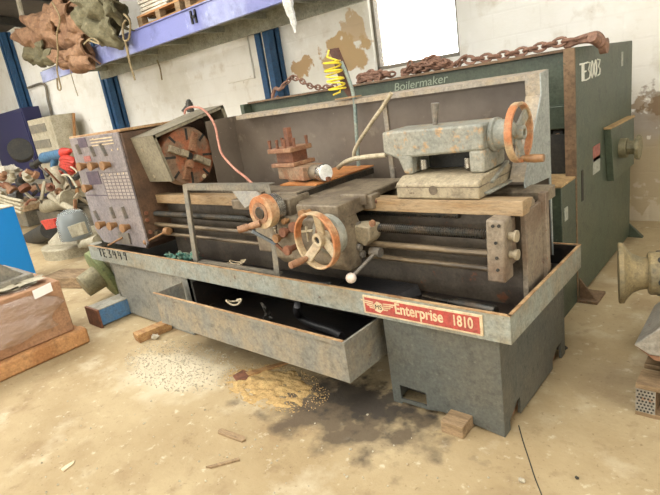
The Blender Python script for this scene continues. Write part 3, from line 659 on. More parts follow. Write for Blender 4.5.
for (uu, ww) in ((.03, .1), (.04, .31)):
    p = Vector((-3.60, 0, 0)) + O+u*0+w*ww; b = MB(); b.lathe(p-u*.001, -u, [(0, .016), (.006, .014)], 12); part(b, 'guard_bolt', 'tail_base', parent=cg)
# splash guard
GY = 2.70; GX0, GX1 = -3.36, -.915
b = MB(); b.box(GX0, GX1, GY, GY+.006, .55, 1.505); part(b, 'splash_guard', 'splash'); 
b = MB(); b.prism([(GY-.09, 1.475), (GY-.086, 1.475), (GY-.084, 1.497), (GY+.008, 1.507), (GY+.008, 1.512), (GY-.09, 1.502)], 'x', -3.22, GX1); sg = part(b, 'guard_rim', 'splash_rim')
b = MB(); b.prism([(GY+.006, .55), (GY+.006, 1.51), (GY-.1, 1.50), (GY-.1, 1.40), (2.35, 1.03), (2.35, 1.0), (GY-.02, .98), (GY-.0, .55)], 'x', GX1, GX1+.006); part(b, 'guard_side', 'splash_l')
b = MB(); yA = GY-.1
b.hexa([(GX1-.07, yA, 1.40), (GX1, yA, 1.40), (GX1, yA+.004, 1.40), (GX1-.07, yA+.004, 1.40), (GX1-.07, yA, 1.5), (GX1, yA, 1.5), (GX1, yA+.004, 1.5), (GX1-.07, yA+.004, 1.5)])
b.hexa([(GX1-.07, 2.35, 1.03), (GX1, 2.35, 1.03), (GX1, 2.354, 1.03), (GX1-.07, 2.354, 1.03), (GX1-.07, yA, 1.4), (GX1, yA, 1.4), (GX1, yA+.004, 1.4), (GX1-.07, yA+.004, 1.4)])
part(b, 'side_flange', 'splash_rim')
b = MB(); b.prism([(2.42, .9), (GY, .9), (GY, 1.505), (2.42, 1.5)], 'x', GX0-.006, GX0); part(b, 'guard_side', 'splash')
b = MB(); b.box(-1.9, -1.87, GY-.012, GY, .6, 1.49); part(b, 'guard_stiffener', 'splash_rim')
b = MB(); b.box(-2.18, -2.02, GY-.12, GY-.05, 1.515, 1.522); part(b, 'guard_hinge', 'rim')
# ---- carriage
b = MB()
b.prism([(1.815, 1.037), (2.03, 1.037), (2.03, .96), (1.83, .955), (1.815, .965)], 'x', -1.9, -1.62)      # front block
b.box(-2.5, -1.62, 2.0, 2.44, 1.0, 1.04); b.box(-2.55, -1.9, 1.9, 2.1, .97, 1.03)
b.box(-1.75, -1.585, 2.0, 2.12, .99, 1.05); b.box(-1.62, -1.56, 2.02, 2.1, .965, 1.04)
sd = part(b, 'saddle', 'cast', .008)
part(MB().cyl((-1.565, 2.06, 1.0), (-1.55, 2.06, 1.0), .014), 'bolt', 'rust', parent=sd)
b = MB(); b.prism([(1.8, .97), (1.96, .97), (1.985, .9), (1.97, .73), (1.94, .68), (1.86, .68), (1.81, .73)], 'x', -2.12, -1.62)
b.box(-2.35, -2.1, 1.88, 1.98, .72, .97)
ap = part(b, 'apron', 'cast', .012)
b = MB(); b.prism([(-1.66, .90), (-1.6, .905), (-1.53, .9), (-1.535, .83), (-1.57, .795), (-1.655, .83)], 'y', 1.93, 2.03); tb = part(b, 'thread_dial_housing', 'tail_base', .008)
b = MB(); p = W(373, 223, y=1.93); b.cyl(p, p-Vector((0, .012, 0)), .017); part(b, 'bolt', 'rust_l', parent=tb)
b = MB(); p = Vector((-1.625, 1.96, .905)); b.cyl(p, p+Vector((0, 0, .008)), .02); part(b, 'thread_dial', 'lever', parent=tb)
for (px, py, r) in ((358, 247, .018), (361, 254, .02)):
    p = W(px, py, x=-1.62); b = MB(); b.cyl(p, p+Vector((.02, 0, 0)), r); part(b, 'oil_plug', 'lever', .002, ap)
# lever with pale ball
b = MB(); a, c = W(376, 252, y=1.98), W(351, 278, y=1.8)
b.cyl(a, c, .009); b.cyl(a-Vector((.03, 0, 0)), a+Vector((.03, 0, 0)), .026); lv = part(b, 'engage_lever', 'lever')
part(MB().sphere(c, .027, 20), 'lever_ball', 'white_ball', parent=lv)
# handwheels
def handwheel(c, ax, R, name, mt_rim, spokes, hub, handle_dir, mt_handle, rim_w=.03, rim_t=.012, dish=.03, a0=0, hl=.1, matspoke='wheel', par=None):
    c = Vector(c); ax = Vector(ax).normalized(); t = ax.orthogonal().normalized(); s_ = ax.cross(t)
    b = MB(); b.lathe(c, ax, [(-rim_w/2, R-rim_t), (-rim_w/2, R), (rim_w/2, R), (rim_w/2, R-rim_t)], 48, closed=True)
    w_ = part(b, name, mt_rim, .003, par)
    b = MB(); b.lathe(c-ax*dish, ax, [(-.03, hub), (.035, hub), (.035, hub*.5), (.02, hub*.5)], 24)
    for an in spokes:
        d = Vector(an).normalized(); b.bar(c-ax*dish+d*hub*.7, c+d*(R-rim_t/2), .05 if R > .12 else .03, .014, up=ax)
    part(b, 'wheel_spokes', matspoke, .003, w_)
    part(MB().cyl(c-ax*dish+ax*.021, c-ax*dish+ax*.024, hub*.5), 'hub_nut', 'dark', parent=w_)
    d = Vector(handle_dir).normalized(); hp = c+d*(R-rim_t)
    b = MB(); b.lathe(hp, ax, [(0, .012), (.012, .016), (.02, .013), (.03, .017), (hl*.6, .019), (hl, .017)], 16); part(b, 'crank_handle', mt_handle, parent=w_)
    return w_
hw = handwheel((-1.672, 1.695, .895), (-.08, -1, .0), .143, 'apron_handwheel', 'wheel2', [(-.62, 0, -.78), (.2, 0, 1), (.8, 0, -.5)], .034, (-.62, 0, -.72), 'rust_l', rim_w=.04, rim_t=.012, dish=.035, hl=.11, matspoke='wheel', par=ap)
b = MB(); b.cyl((-1.672, 1.72, .895), (-1.672, 1.81, .895), .03); b.lathe((-1.672, 1.775, .895), (0, 1, 0), [(0, .1), (.02, .105), (.03, .105)], 36); part(b, 'wheel_dial', 'green_grey', .002, ap)
part(MB().lathe((-1.672, 1.77, .895), (0, 1, 0), [(0, .075), (.006, .08)], 30), 'dial_face', 'rust_l', parent=ap)
for (px, py, r, dy) in ((301, 215, .024, .05), (292, 228, .028, .06), (282, 233, .026, .06), (275, 239, .024, .07), (286, 251, .026, .1), (283, 222, .016, .04)):
    p = W(px, py, y=1.80-dy); b = MB(); b.cyl(p+Vector((0, .02, 0)), (p.x, 1.9, p.z), r*.6, n=14); b.cyl(p, p+Vector((0, .022, 0)), r, n=18); part(b, 'feed_knob', 'rust' if r > .025 else 'knob', .002, ap)
b = MB(); p = W(275, 227, y=1.76); b.cyl(p, p+Vector((0, 0, -.04)), .008); b.sphere(p, .013); part(b, 'grease_nipple', 'chrome', parent=ap)
b = MB(); p = W(307, 232, y=1.77); b.bar(p-Vector((.04, 0, 0)), p+Vector((.04, 0, .01)), .01, .012); b.bar(p-Vector((0, 0, .05)), p+Vector((0, 0, .03)), .01, .012, up=(0, 1, 0)); part(b, 'tee_handle', 'hose', .002, ap)
b = MB(); a, c = W(252, 231, y=1.72), W(276, 244, y=1.76); b.bar(a, c, .014, .018); part(b, 'feed_lever', 'grey_blue', .003, ap); b = MB(); b.bar(c, W(285, 252, y=1.78), .012, .014); part(b, 'lever_link', 'rust', parent=ap)
# cross slide wheel
cx = -2.04
b = MB(); b.lathe((cx, 1.69, 1.022), (0, 1, 0), [(0, .05), (.0, .088), (.055, .09), (.06, .078), (.065, .078)], 36)
cw = part(b, 'cross_slide_wheel', 'wheel2', .003)
b = MB(); b.lathe((cx, 1.755, 1.022), (0, 1, 0), [(0, .078), (.05, .078), (.052, .066), (.06, .066)], 36); part(b, 'micrometer_dial', 'chrome', .001, cw)
part(MB().lathe((cx, 1.686, 1.022), (0, 1, 0), [(0, .056), (.005, .056)], 24), 'wheel_recess', 'rust_l', parent=cw)
part(MB().lathe((cx, 1.680, 1.022), (0, 1, 0), [(0, .03), (.006, .034)], 24), 'hub_cap', 'steel_dark', parent=cw)
b = MB(); a = Vector((cx-.015, 1.685, .965)); c = W(238, 230, y=1.60); b.lathe(a, c-a, [(0, .02), (.05, .018), (.06, .014), (.07, .02), ((c-a).length, .019)], 12); part(b, 'crank_handle', 'rust_l', parent=cw)
b = MB(); b.box(cx-.07, cx+.075, 1.83, 2.0, .96, 1.065); part(b, 'screw_housing', 'cast', .01)
b = MB(); b.cyl((cx+.03, 1.826, 1.01), (cx+.03, 1.83, 1.01), .02); part(b, 'housing_hole', 'dark')
# cross slide, long slide cover running back
b = MB(); b.box(-2.28, -1.99, 1.92, 2.6, 1.04, 1.075); b.box(-2.24, -2.03, 1.95, 2.6, 1.03, 1.045); part(b, 'cross_slide', 'cast', .004)
b = MB(); b.hexa([(-2.28, 2.08, 1.076), (-1.985, 2.08, 1.076), (-1.985, 2.64, 1.076), (-2.28, 2.64, 1.076), (-2.28, 2.08, 1.084), (-1.985, 2.08, 1.084), (-1.985, 2.64, 1.084), (-2.28, 2.64, 1.084)]); part(b, 'slide_top', 'slide')
b = MB(); b.box(-1.985, -1.975, 1.92, 2.62, 1.035, 1.07); part(b, 'gib_strip', 'steel_dark')
# compound and toolpost
tcx, tcy = -2.28, 2.235
R20 = Matrix.Rotation(math.radians(-14), 3, 'Z')
def cp_(x, y, z): v = R20 @ Vector((x, y, 0)); return Vector((tcx+v.x, tcy+v.y, z))
b = MB(); b.cyl((tcx+.03, tcy, 1.08), (tcx+.03, tcy, 1.098), .08, n=28); b.obox(cp_(.05, 0, 1.135), (.3, .15, .08), R20); cs = part(b, 'compound_slide', 'compound', .006)
b = MB(); b.obox(cp_(.05, 0, 1.095), (.28, .1, .02), R20); part(b, 'slide_gib', 'dark', parent=cs)
b = MB(); a = cp_(.2, 0, 1.135); c = cp_(.275, 0, 1.135); b.cyl(a, c, .045, n=24); part(b, 'screw_barrel', 'cast', .003, cs)
b = MB(); b.lathe(c, c-a, [(0, .047), (.02, .05), (.045, .05), (.05, .045)], 28); part(b, 'compound_dial', 'chrome', .002, cs)
d = (c-a).normalized(); part(MB().lathe(c+d*.05, d, [(0, .046), (.004, .044)], 28), 'dial_face', 'plastic_w', parent=cs)
part(MB().cyl(c+d*.05-Vector((0, 0, .035)), c+d*.075-Vector((0, 0, .035)), .012), 'dial_screw', 'rust', parent=cs)
b = MB(); b.box(tcx-.11, tcx+.09, tcy-.1, tcy+.09, 1.176, 1.2); tp = part(b, 'toolpost', 'rust_l', .004)
part(B(tcx-.08, tcx+.06, tcy-.07, tcy+.06, 1.2, 1.262), 'post_waist', 'rust', .004, tp)
part(B(tcx-.115, tcx+.085, tcy-.105, tcy+.085, 1.262, 1.29), 'top_plate', 'rust_l', .004, tp)
for (dx, dy) in ((-.1, -.09), (-.035, -.09), (.03, -.09), (.07, -.05), (.07, .06), (-.1, .02)):
    b = MB(); p = Vector((tcx+dx, tcy+dy, 1.29)); b.cyl(p, p+Vector((0, 0, .04)), .009, n=8); b.cyl(p+Vector((0, 0, .035)), p+Vector((0, 0, .052)), .011, n=6); part(b, 'clamp_bolt', 'rust', parent=tp)
b = MB(); b.obox((tcx-.02, tcy, 1.345), (.07, .03, .115), (0, 0, math.radians(-25))); part(b, 'clamp_post', 'rust', .003, tp)
# tailstock
b = MB()
b.prism([(-1.53, 1.335), (-1.0, 1.335), (-1.0, 1.218), (-1.07, 1.218), (-1.07, 1.125), (-1.0, 1.125), (-1.0, 1.03), (-1.0, 1.03), (-1.0, 1.03)][:3]+[(-1.46, 1.2), (-1.535, 1.23)], 'y', 2.13, 2.36)
b.prism([(-1.46, 1.22), (-1.372, 1.22), (-1.372, 1.12), (-1.42, 1.12)], 'y', 2.13, 2.36)
b.box(-1.072, -1.0, 2.13, 2.36, 1.12, 1.222); b.box(-1.372, -1.07, 2.3, 2.36, 1.12, 1.222)
ts = part(b, 'tailstock', 'green_grey', .012)
part(B(-1.372, -1.072, 2.296, 2.299, 1.12, 1.222), 'recess_back', 'dark', parent=ts)  # dark sheet added so the shade in the opening is painted
b = MB(); b.prism([(2.05, 1.018), (2.05, 1.09), (2.11, 1.118), (2.38, 1.118), (2.44, 1.09), (2.44, 1.018)], 'x', -1.425, -.995); tbm = part(b, 'tailstock_base', 'tail_base', .008, ts)
part(B(-1.43, -.99, 2.048, 2.442, 1.072, 1.076), 'base_joint', 'cast', parent=ts)
for x in (-1.335, -1.1): part(MB().cyl((x, 2.18, 1.135), (x, 2.18, 1.185), .018), 'clamp_stud', 'chrome', .003, ts)
part(MB().cyl((-1.22, 2.052, 1.06), (-1.22, 2.047, 1.06), .022), 'wear_spot', 'cast', parent=ts)
b = MB(); b.cyl((-1.56, CY, 1.27), (-1.53, CY, 1.27), .045); part(b, 'quill', 'steel_dark', parent=ts)
b = MB(); b.lathe((-1.0, CY, 1.27), (1, 0, 0), [(0, .075), (.02, .078), (.025, .066), (.08, .066), (.085, .05), (.1, .045)], 32); part(b, 'barrel_flange', 'green_grey', .002, ts)
handwheel((-.885, CY, 1.272), (1, 0, 0), .13, 'tailstock_handwheel', 'wheel2', [(0, -.9, .35), (0, .75, .6), (0, .2, -1)], .03, (0, .05, -1), 'knob', rim_w=.032, rim_t=.014, dish=.01, hl=.1, matspoke='green_grey', par=ts)
b = MB(); a = Vector((-1.3, 2.26, 1.33)); c = W(435, 103, y=2.26); b.cyl(a, c, .011, .02); part(b, 'clamp_lever', 'lever', parent=ts)
b = MB(); b.box(-1.0, -.97, 2.1, 2.42, 1.03, 1.04); b.obox((-.99, 2.26, 1.1), (.02, .2, .012), (.3, 0, 0)); part(b, 'adjust_plate', 'green_grey', .002, ts)
# lamp / coolant arm behind the cross slide
yl = 2.62
cpz = thing('coolant_arm', 'greenish bent pipe with a dark brown bar rising behind the cross slide', 'pipe', W(359, 172, y=yl))
b = MB(); b.tube([W(x, y, y=yl) for x, y in ((359, 172), (357, 140), (355.5, 118), (354, 98), (349, 80), (341, 62))], .012, 10, smooth=4); b.build('pipe', 'pipe', cpz)
b = MB(); q = [(328, 49.5), (335.5, 48), (343, 66), (349, 84), (353, 97), (348.5, 97.5), (342, 88), (336, 70), (333, 60)]; v = [W(x, y, y=yl+.02) for x, y in q]; k = len(v)
b.add(v+[p+Vector((.01, .02, 0)) for p in v], [tuple(range(k)), tuple(range(2*k-1, k-1, -1))]+[(i, (i+1) % k, k+(i+1) % k, k+i) for i in range(k)]); b.build('arm_bar', 'brownbar', cpz)
b = MB(); pts = []
for i in range(200):
    t_ = i/199; an = t_*2*PI*7.3; c = W(331.5+6*t_, 62+27*t_, y=2.56); pts.append(c+Vector((.052*math.cos(an), .052*math.sin(an), .0))+Vector((0, 0, .012*math.sin(t_*19))))
pts = [W(329, 50, y=2.6), W(327, 57, y=2.58)]+pts+[W(340, 92, y=2.56), W(333, 95, y=2.54)]
b.tube(pts, .0055, 6); tag(b.build('coiled_air_hose', 'yellow'), 'bright yellow coiled hose hanging from the brown bar in front of the rack', 'hose')
b = MB(); b.tube([W(x, y, y=2.35) for x, y in ((338, 168), (344, 163), (352, 159.5), (366, 157), (386, 155))], .014, 10, smooth=5); b.tube([W(x, y, y=2.4) for x, y in ((354, 160), (354.5, 151), (360, 140), (368, 128), (374, 119), (382, 108), (391.5, 93))], .0115, 10, smooth=5)
tag(b.build('bent_hose', 'hose'), 'cream curved coolant hose arching over the orange cross slide beside the tailstock', 'hose')
b = MB(); b.tube([W(x, y, y=d_) for x, y, d_ in ((184.5, 114, 2.3), (186, 109.5, 2.32), (192, 107, 2.34), (200, 108, 2.34), (208, 114, 2.32), (215, 126, 2.3), (218, 140, 2.28), (222, 154, 2.25), (234, 168, 2.2), (244, 176, 2.16), (254, 185, 2.12))], .0085, 8, smooth=5)
tag(b.build('power_cable', 'pink'), 'pink cable looping from the chuck guard down to the bed', 'cable')
b = MB(); p = W(190, 108, y=2.42); b.cyl(p-Vector((0, 0, .03)), p+Vector((0, 0, .04)), .028); b.sphere(p+Vector((0, 0, .045)), .022); b.cyl(p+Vector((-.03, -.05, -.02)), p+Vector((-.02, 0, .02)), .016)
tag(b.build('cable_connector', 'steel_dark', bevel=.002), 'small dark metal cable connector on top of the grey chuck guard', 'connector')
# angle frame leaning on the tray
fr_ = thing('angle_iron_stand', 'rectangular grey angle iron stand standing in the tray before the bed', 'stand', (-2.6, 1.85, .51))
def fp(x, t_): return Vector((x, 1.85+.06*t_, .51+.595*t_))
b = MB(); b.bar(fp(-3.03, 0), fp(-3.03, 1), .045, .006, up=(0, 1, 0)); b.bar(fp(-3.052, 0)+Vector((0, .02, 0)), fp(-3.052, 1)+Vector((0, .02, 0)), .006, .045, up=(0, 1, 0)); b.build('upright', 'frame', fr_)
b = MB(); b.bar(fp(-2.2, 0), fp(-2.2, 1), .045, .006, up=(0, 1, 0)); b.build('upright', 'frame', fr_)
b = MB(); b.bar(fp(-3.05, 1), fp(-2.18, 1), .006, .035); b.bar(fp(-3.05, 1.03)+Vector((0, .02, 0)), fp(-2.18, 1.03)+Vector((0, .02, 0)), .045, .006); b.build('top_rail', 'frame', fr_)
b = MB(); b.bar(fp(-3.0, .02)-Vector((0, .0, 0)), fp(-2.2, .02), .006, .06); b.bar(fp(-3.0, .14)+Vector((0, .02, 0)), fp(-2.2, .14)+Vector((0, .02, 0)), .05, .006); b.build('bottom_rail', 'frame', fr_)
b = MB(); v = [W(232, 191, y=1.86), W(257, 191, y=1.86), W(262, 197, y=1.84), W(245, 208, y=1.80)]; b.add(v+[p+Vector((0, .005, -.004)) for p in v], [(0, 1, 2, 3), (7, 6, 5, 4), (0, 4, 5, 1), (1, 5, 6, 2), (2, 6, 7, 3), (3, 7, 4, 0)]); b.build('corner_plate', 'frame', fr_)
# things in tray
b = MB(); zz = .533; A = W(423, 296, z=zz); Cc = W(496, 312, z=zz); d = (Cc-A); Ln = d.length
b.lathe(A, d, [(0, .008), (Ln*.38, .01), (Ln*.4, .018), (Ln*.47, .018), (Ln*.48, .026), (Ln*.98, .03), (Ln, .024)], 18)
tag(b.build('shaft_tool', 'steel_dark'), 'dark round shaft lying in the right end of the tray', 'shaft')
b = MB()
for k in range(5): c = W(169+k*6.5, 256.5-k*.3+(k % 2)*1.5, y=1.9+.02*(k % 2)); c.z = max(c.z, .55); b.blob(c, (.05, .05, .045), .5, 2.5, 14, k+30)
tag(b.build('rag', 'teal', ang=50), 'crumpled teal and cream rag lying in the left end of the tray', 'rag')
def coil(c, r, n, rr, name, mt, label, cat, sc_=.5):
    b = MB(); pts = [Vector(c)+Vector((r*math.cos(2*PI*i/10)+.012*(i/10), r*sc_*math.sin(2*PI*i/10)+.01*(i/10), .012*(i/10)+.01*math.sin(i*1.3))) for i in range(n)]
    b.tube(pts, rr, 6, smooth=2); return tag(b.build(name, mt), label, cat)
p = W(234, 264, y=1.96); coil((p.x, 1.96, .56), .07, 24, .0035, 'wire_coil', 'letter', 'thin yellowish wire coil lying in the tray behind the angle iron stand', 'wire')
p = W(230, 293, y=1.75); coil((p.x, 1.75, .40), .06, 14, .006, 'wire_coil', 'hose', 'pale bent wire loop lying in the chip drawer', 'wire')
b = MB(); b.tube([W(x, y, z=.3 if i > 1 else .44) for i, (x, y) in enumerate(((302, 296), (297, 306), (299, 316), (312, 324), (330, 330), (342, 336)))], .022, 10, smooth=4)
tag(b.build('drain_hose', 'black'), 'thick black hose curving down into the right end of the chip drawer', 'hose')
b = MB(); p = W(268, 317, z=.3); b.blob(p, (.05, .04, .05), .4, 2, 12, 4); b.tube([p, p+Vector((-.04, 0, .09)), p+Vector((.0, 0, .06))], .007, 6)
tag(b.build('scrap_piece', 'steel_dark'), 'small dark bent scrap piece sitting in the middle of the chip drawer', 'scrap')
b = MB(); b.hexa([(-1.82, 1.86, .502), (-1.42, 1.86, .502), (-1.36, 2.08, .502), (-1.82, 2.08, .502), (-1.82, 1.87, .535), (-1.44, 1.87, .535), (-1.38, 2.08, .56), (-1.82, 2.08, .56)])
tag(b.build('black_pan', 'black', bevel=.004), 'black flat pan lying in the tray below the apron', 'pan')
b = MB(); b.obox((-2.02, 1.9, .53), (.3, .07, .03), (0, 0, .3)); tag(b.build('blue_bar', 'grey_blue', bevel=.004), 'blue grey flat bar lying in the tray below the handwheel', 'bar')

# ------------------------------------------------------------------ green machine behind the lathe
gm = thing('guillotine_shear', 'large dark green sheet metal machine standing against the wall behind the lathe', 'machine', (-2.5, 4.0, 0))
gx = -.97
def gp(b, n, mt, bev=0, parent=None): return b.build(n, mt, parent or gm, bevel=bev)
b = MB(); b.prism([(3.345, .02), (4.78, .02), (4.78, 1.6), (3.345, 1.6)], 'x', gx-.06, gx); gp(b, 'side_plate', 'green', .004)
gp(B(gx-.062, gx+.001, 3.325, 3.345, .02, 1.6), 'plate_edge', 'green_edge', .002)
gp(B(-4.05, gx-.06, 3.5, 3.56, 1.27, 1.585), 'top_beam', 'green', .004)
gp(B(-4.05, gx-.055, 3.46, 3.62, 1.585, 1.603), 'beam_cap', 'green_edge', .002)
b = MB(); b.hexa([(-4.05, 3.3, 1.46), (gx-.06, 3.5, 1.46), (gx-.06, 3.51, 1.46), (-4.05, 3.31, 1.46), (-4.05, 3.3, 1.5), (gx-.06, 3.5, 1.5), (gx-.06, 3.51, 1.5), (-4.05, 3.31, 1.5)])
gp(B(-4.1, -4.05, 3.4, 4.7, .02, 1.59), 'side_plate', 'green', .004)
gp(B(-4.04, gx-.07, 3.9, 3.94, .05, 1.5), 'rear_plate', 'dark')
gp(B(-4.04, gx-.06, 3.62, 4.75, 1.5, 1.52), 'top_cover', 'green_d')
b = MB(); b.box(gx-.2, gx-.07, 3.4, 3.52, 1.13, 1.275); gp(b, 'gear_housing', 'green_d', .008)
b = MB(); b.box(gx-.16, gx-.1, 3.42, 3.5, .9, 1.13); gp(b, 'slide_block', 'dark', .004)
for z in (1.09, 1.0, .93): gp(MB().cyl((gx-.13, 3.42, z), (gx-.13, 3.405, z), .016, n=10), 'bolt', 'green_edge')
# base box
bb = B(-1.9, gx-.004, 3.06, 3.42, .0, .835); gp(bb, 'base_box', 'green_d', .004)
gp(B(-1.9, gx-.002, 3.055, 3.42, .835, .848), 'base_top', 'tan_top', .002)
gp(B(-1.7, -1.03, 3.054, 3.06, .1, .5), 'base_opening', 'dark')
gp(B(-1.7, -1.06, 3.052, 3.06, .6, .615), 'base_seam', 'green_edge')
gp(B(gx-.004, gx, 3.1, 3.16, .62, .70), 'rating_plate', 'sticker_grey')
gp(B(-1.75, gx-.06, 3.40, 3.41, .85, 1.1), 'throat_cover', 'dark')
gp(B(gx, gx+.003, 3.43, 3.47, .66, .86), 'slot', 'dark')
# access door on the side plate + handle
b = MB(); b.hexa([(gx, 3.96, .46+.17), (gx, 4.16, .62), (gx, 4.66, .92), (gx, 4.0, .6), ] * 2) if False else None
v0 = [W(*p, x=gx+.05) for p in ((604, 131), (627, 117), (631, 180), (607, 182))]
dq = [(4.0, .60), (4.62, .86), (4.62, 1.07), (4.0, 1.14)]
yA, yB = W(611, 129, x=gx+.045), W(614, 181, x=gx+.045); yC, yD = W(634, 117, x=gx+.045), W(634, 164, x=gx+.045)
poly = [(yA.y, yA.z), (yC.y, yC.z), (yD.y, yD.z), (yB.y, yB.z)]
dr_ = gp(MB().prism(poly, 'x', gx, gx+.045), 'access_door', 'green', .004)
b = MB(); b.hexa([(gx, yA.y-.01, yA.z), (gx+.05, yA.y-.01, yA.z), (gx+.05, yC.y+.01, yC.z), (gx, yC.y+.01, yC.z), (gx, yA.y-.01, yA.z+.012), (gx+.05, yA.y-.01, yA.z+.012), (gx+.05, yC.y+.01, yC.z+.012), (gx, yC.y+.01, yC.z+.012)]); gp(b, 'door_top_edge', 'tan_top', 0, dr_)
p = W(620, 148, x=gx+.045); b = MB(); b.cyl(p, p+Vector((.05, 0, 0)), .07, n=20); b.lathe(p+Vector((.05, 0, 0)), (1, 0, 0), [(0, .05), (.05, .05), (.055, .09), (.08, .09)], 8); gp(b, 'knob', 'pulley', .003)
for q, mt in (((593, 147, 600, 158), 'sticker_red'), ((593, 159, 600, 170), 'sticker_grey')):
    a, c = W(q[0], q[1], x=gx+.001), W(q[2], q[3], x=gx+.001); gp(B(gx, gx+.0015, a.y, c.y, c.z, a.z), 'sticker', mt)
gp(B(gx, gx+.003, 4.42, 4.48, 1.43, 1.53), 'corner_sticker', 'sticker_grey')
b = MB(); b.hexa([(gx-.05, 4.78, .0), (gx+.1, 4.78, 0), (gx+.1, 4.84, 0), (gx-.05, 4.84, 0), (gx-.05, 4.78, .12), (gx, 4.78, .12), (gx, 4.8, .12), (gx-.05, 4.8, .12)]); gp(b, 'rear_foot', 'green_d', .003)
b = MB(); b.box(gx-.1, gx+.12, 3.32, 3.52, 0, .02); b.prism([(gx, .02), (gx+.1, .02), (gx, .16)], 'y', 3.36, 3.375); gp(b, 'front_foot', 'green_edge', .003)
p = W(580, 84, x=gx+.002)
for i, ch_ in enumerate('TE3003'):
    handwritten(ch_, (gx+.002, 3.42+i*.075, 1.40+i*.002), (0, 1.5, 0), (0, 0, 1), .1, .06, .0055, 'chalk', gm, 'chalk_character')
p = W(394, 90, y=3.5); text('Boilermaker', (p.x, 3.497, p.z-.01), (PI/2, -.02, 0), .085, 'chalk2', gm, name='chalk_writing', ext=.0005, xs=1.1, shear=.2)
b = B(-1.32, -1.08, 3.08, 3.2, .849, .95); tag(b.build('wood_block', 'wood', bevel=.004), 'square wooden block resting on the tan top of the green machine base', 'block')
# chains along the top
def cz(px, py, y=3.54): return W(px, py, y=y)
chain([cz(283, 86), cz(292, 77), cz(300, 80), cz(310, 86), cz(322, 88), cz(336, 86)], .055, .008, 'chain', 'chain', 'rusty chain with a hook at the left end of the green beam', 'chains on the green machine', True)
def heap(px0, px1, py, n, hgt, seed, label, mt='chain', dy=0):
    rnd = random.Random(seed); pts = []
    for i in range(n):
        t_ = i/(n-1); px = px0+(px1-px0)*(.5+.5*math.sin(t_*23+seed)*(1-.2*t_)); s_ = (px-(px0+px1)/2)/((px1-px0)/2)
        base = W(px, py+(px-px0)*dy, y=3.54); z0 = 1.618; pts.append(Vector((base.x, 3.54+rnd.uniform(-.06, .08), z0+hgt*max(0, 1-s_*s_)*rnd.random())))
    return chain(pts, .055, .009, 'chain', mt, label, 'chains on the green machine')
heap(356, 388, 80, 14, .10, 2, 'heap of rusty chain on the green beam left of the window middle')
heap(402, 452, 72, 18, .09, 5, 'long heap of pale rusty chain on the green beam below the window')
chain([cz(456, 66), cz(463, 59), cz(470, 60), cz(485, 58), cz(500, 56), cz(520, 52), cz(545, 46), cz(560, 42), cz(575, 40)], .07, .010, 'chain', 'chain', 'rusty chain stretched along the right half of the green beam', 'chains on the green machine')
b = MB(); pts = [W(x, y, y=3.56) for x, y in ((566, 45), (575, 40), (590, 35), (598, 34), (603, 40), (600, 45), (590, 41), (578, 42), (568, 46))]
b.tube(pts, .016, 8, closed=True, smooth=4); a, c = W(592, 37, y=3.5), W(604, 46, y=3.62); b.cyl(a, c, .03); b.cyl(c-Vector((.02, 0, 0)), c+Vector((.02, 0, 0)), .045)
tag(b.build('shackle', 'chain'), 'large rusty shackle with its pin at the corner of the green machine', 'shackle')

# ------------------------------------------------------------------ right edge: pallet, castings
pt = thing('wooden_pallet', 'wooden pallet on the floor at the right edge with a metal toothed end plate', 'pallet', (.1, 2.7, 0))
for yy in (2.24, 2.7, 3.16):
    for xx in (-.42, .05, .5): B(xx, xx+.075, yy, yy+.12, .022, .14).build('block', 'wood_d', pt)
for yy in (2.24, 2.7, 3.16): B(-.42, .6, yy, yy+.12, 0, .022).build('bottom_board', 'wood_d', pt)
for k in range(6): B(-.42, .6, 2.23+k*.18, 2.36+k*.18, .14, .165).build('deck_board', 'wood_d', pt, bevel=.002)
b = MB(); b.box(-.42, -.345, 2.236, 2.24, .022, .138); pl_ = b.build('nail_plate', 'steel', pt)
b = MB()
for i in range(5):
    for j in range(7): b.cyl((-.412+i*.0135+(j % 2)*.006, 2.236, .03+j*.016), (-.412+i*.0135+(j % 2)*.006, 2.234, .03+j*.016), .0045, n=6)
tag_ = b.build('nail_dimples', 'dark', pl_); tag_['kind'] = 'stuff'
mc = thing('machine_casting', 'bright steel slanted casting with orange edge lying on the pallet at the right', 'casting', (.1, 2.55, .165))
b = MB(); b.prism([(-.44, .32), (-.33, .44), (.5, .50), (.5, .30), (-.38, .285)], 'y', 2.28, 2.72); b.build('body', 'steel', mc, bevel=.006)
b = MB(); b.prism([(-.44, .318), (-.38, .283), (.5, .298), (.5, .262), (-.36, .26)], 'y', 2.285, 2.71); b.build('lower_edge', 'rust_l', mc, bevel=.003)
B(-.34, .45, 2.33, 2.68, .165, .262).build('support', 'green_d', mc, bevel=.006)
B(-.40, .5, 2.40, 2.72, .44, .46).build('dusty_top', 'wood_d', mc) if False else None
sp = thing('flanged_spool', 'dusty cast iron spool with a wide flared flange beside the green machine', 'spool', W(645, 290, y=2.75))
a = W(619, 273, y=2.75); ax_ = Vector((1, .25, .02)).normalized()
MB().lathe(a, ax_, [(-.004, .02), (-.004, .15), (.0, .157), (.02, .155), (.035, .128), (.06, .1), (.09, .085), (.13, .078)], 40).build('flange', 'spool', sp)
MB().lathe(a+ax_*.125, ax_, [(0, .1), (.01, .108), (.14, .108), (.15, .1)], 32).build('hub', 'spool', sp, bevel=.003)
for an in (20, 80, 140, 200, 260, 320):
    t_ = ax_.orthogonal().normalized(); s_ = ax_.cross(t_); d = t_*math.cos(math.radians(an))+s_*math.sin(math.radians(an)); p = a+ax_*.18+d*.104
    MB().cyl(p, p+d*.008, .018, n=12).build('hole', 'dark', sp)
MB().lathe(a+ax_*.27, ax_, [(0, .085), (.4, .085)], 28).build('shaft', 'spool', sp)
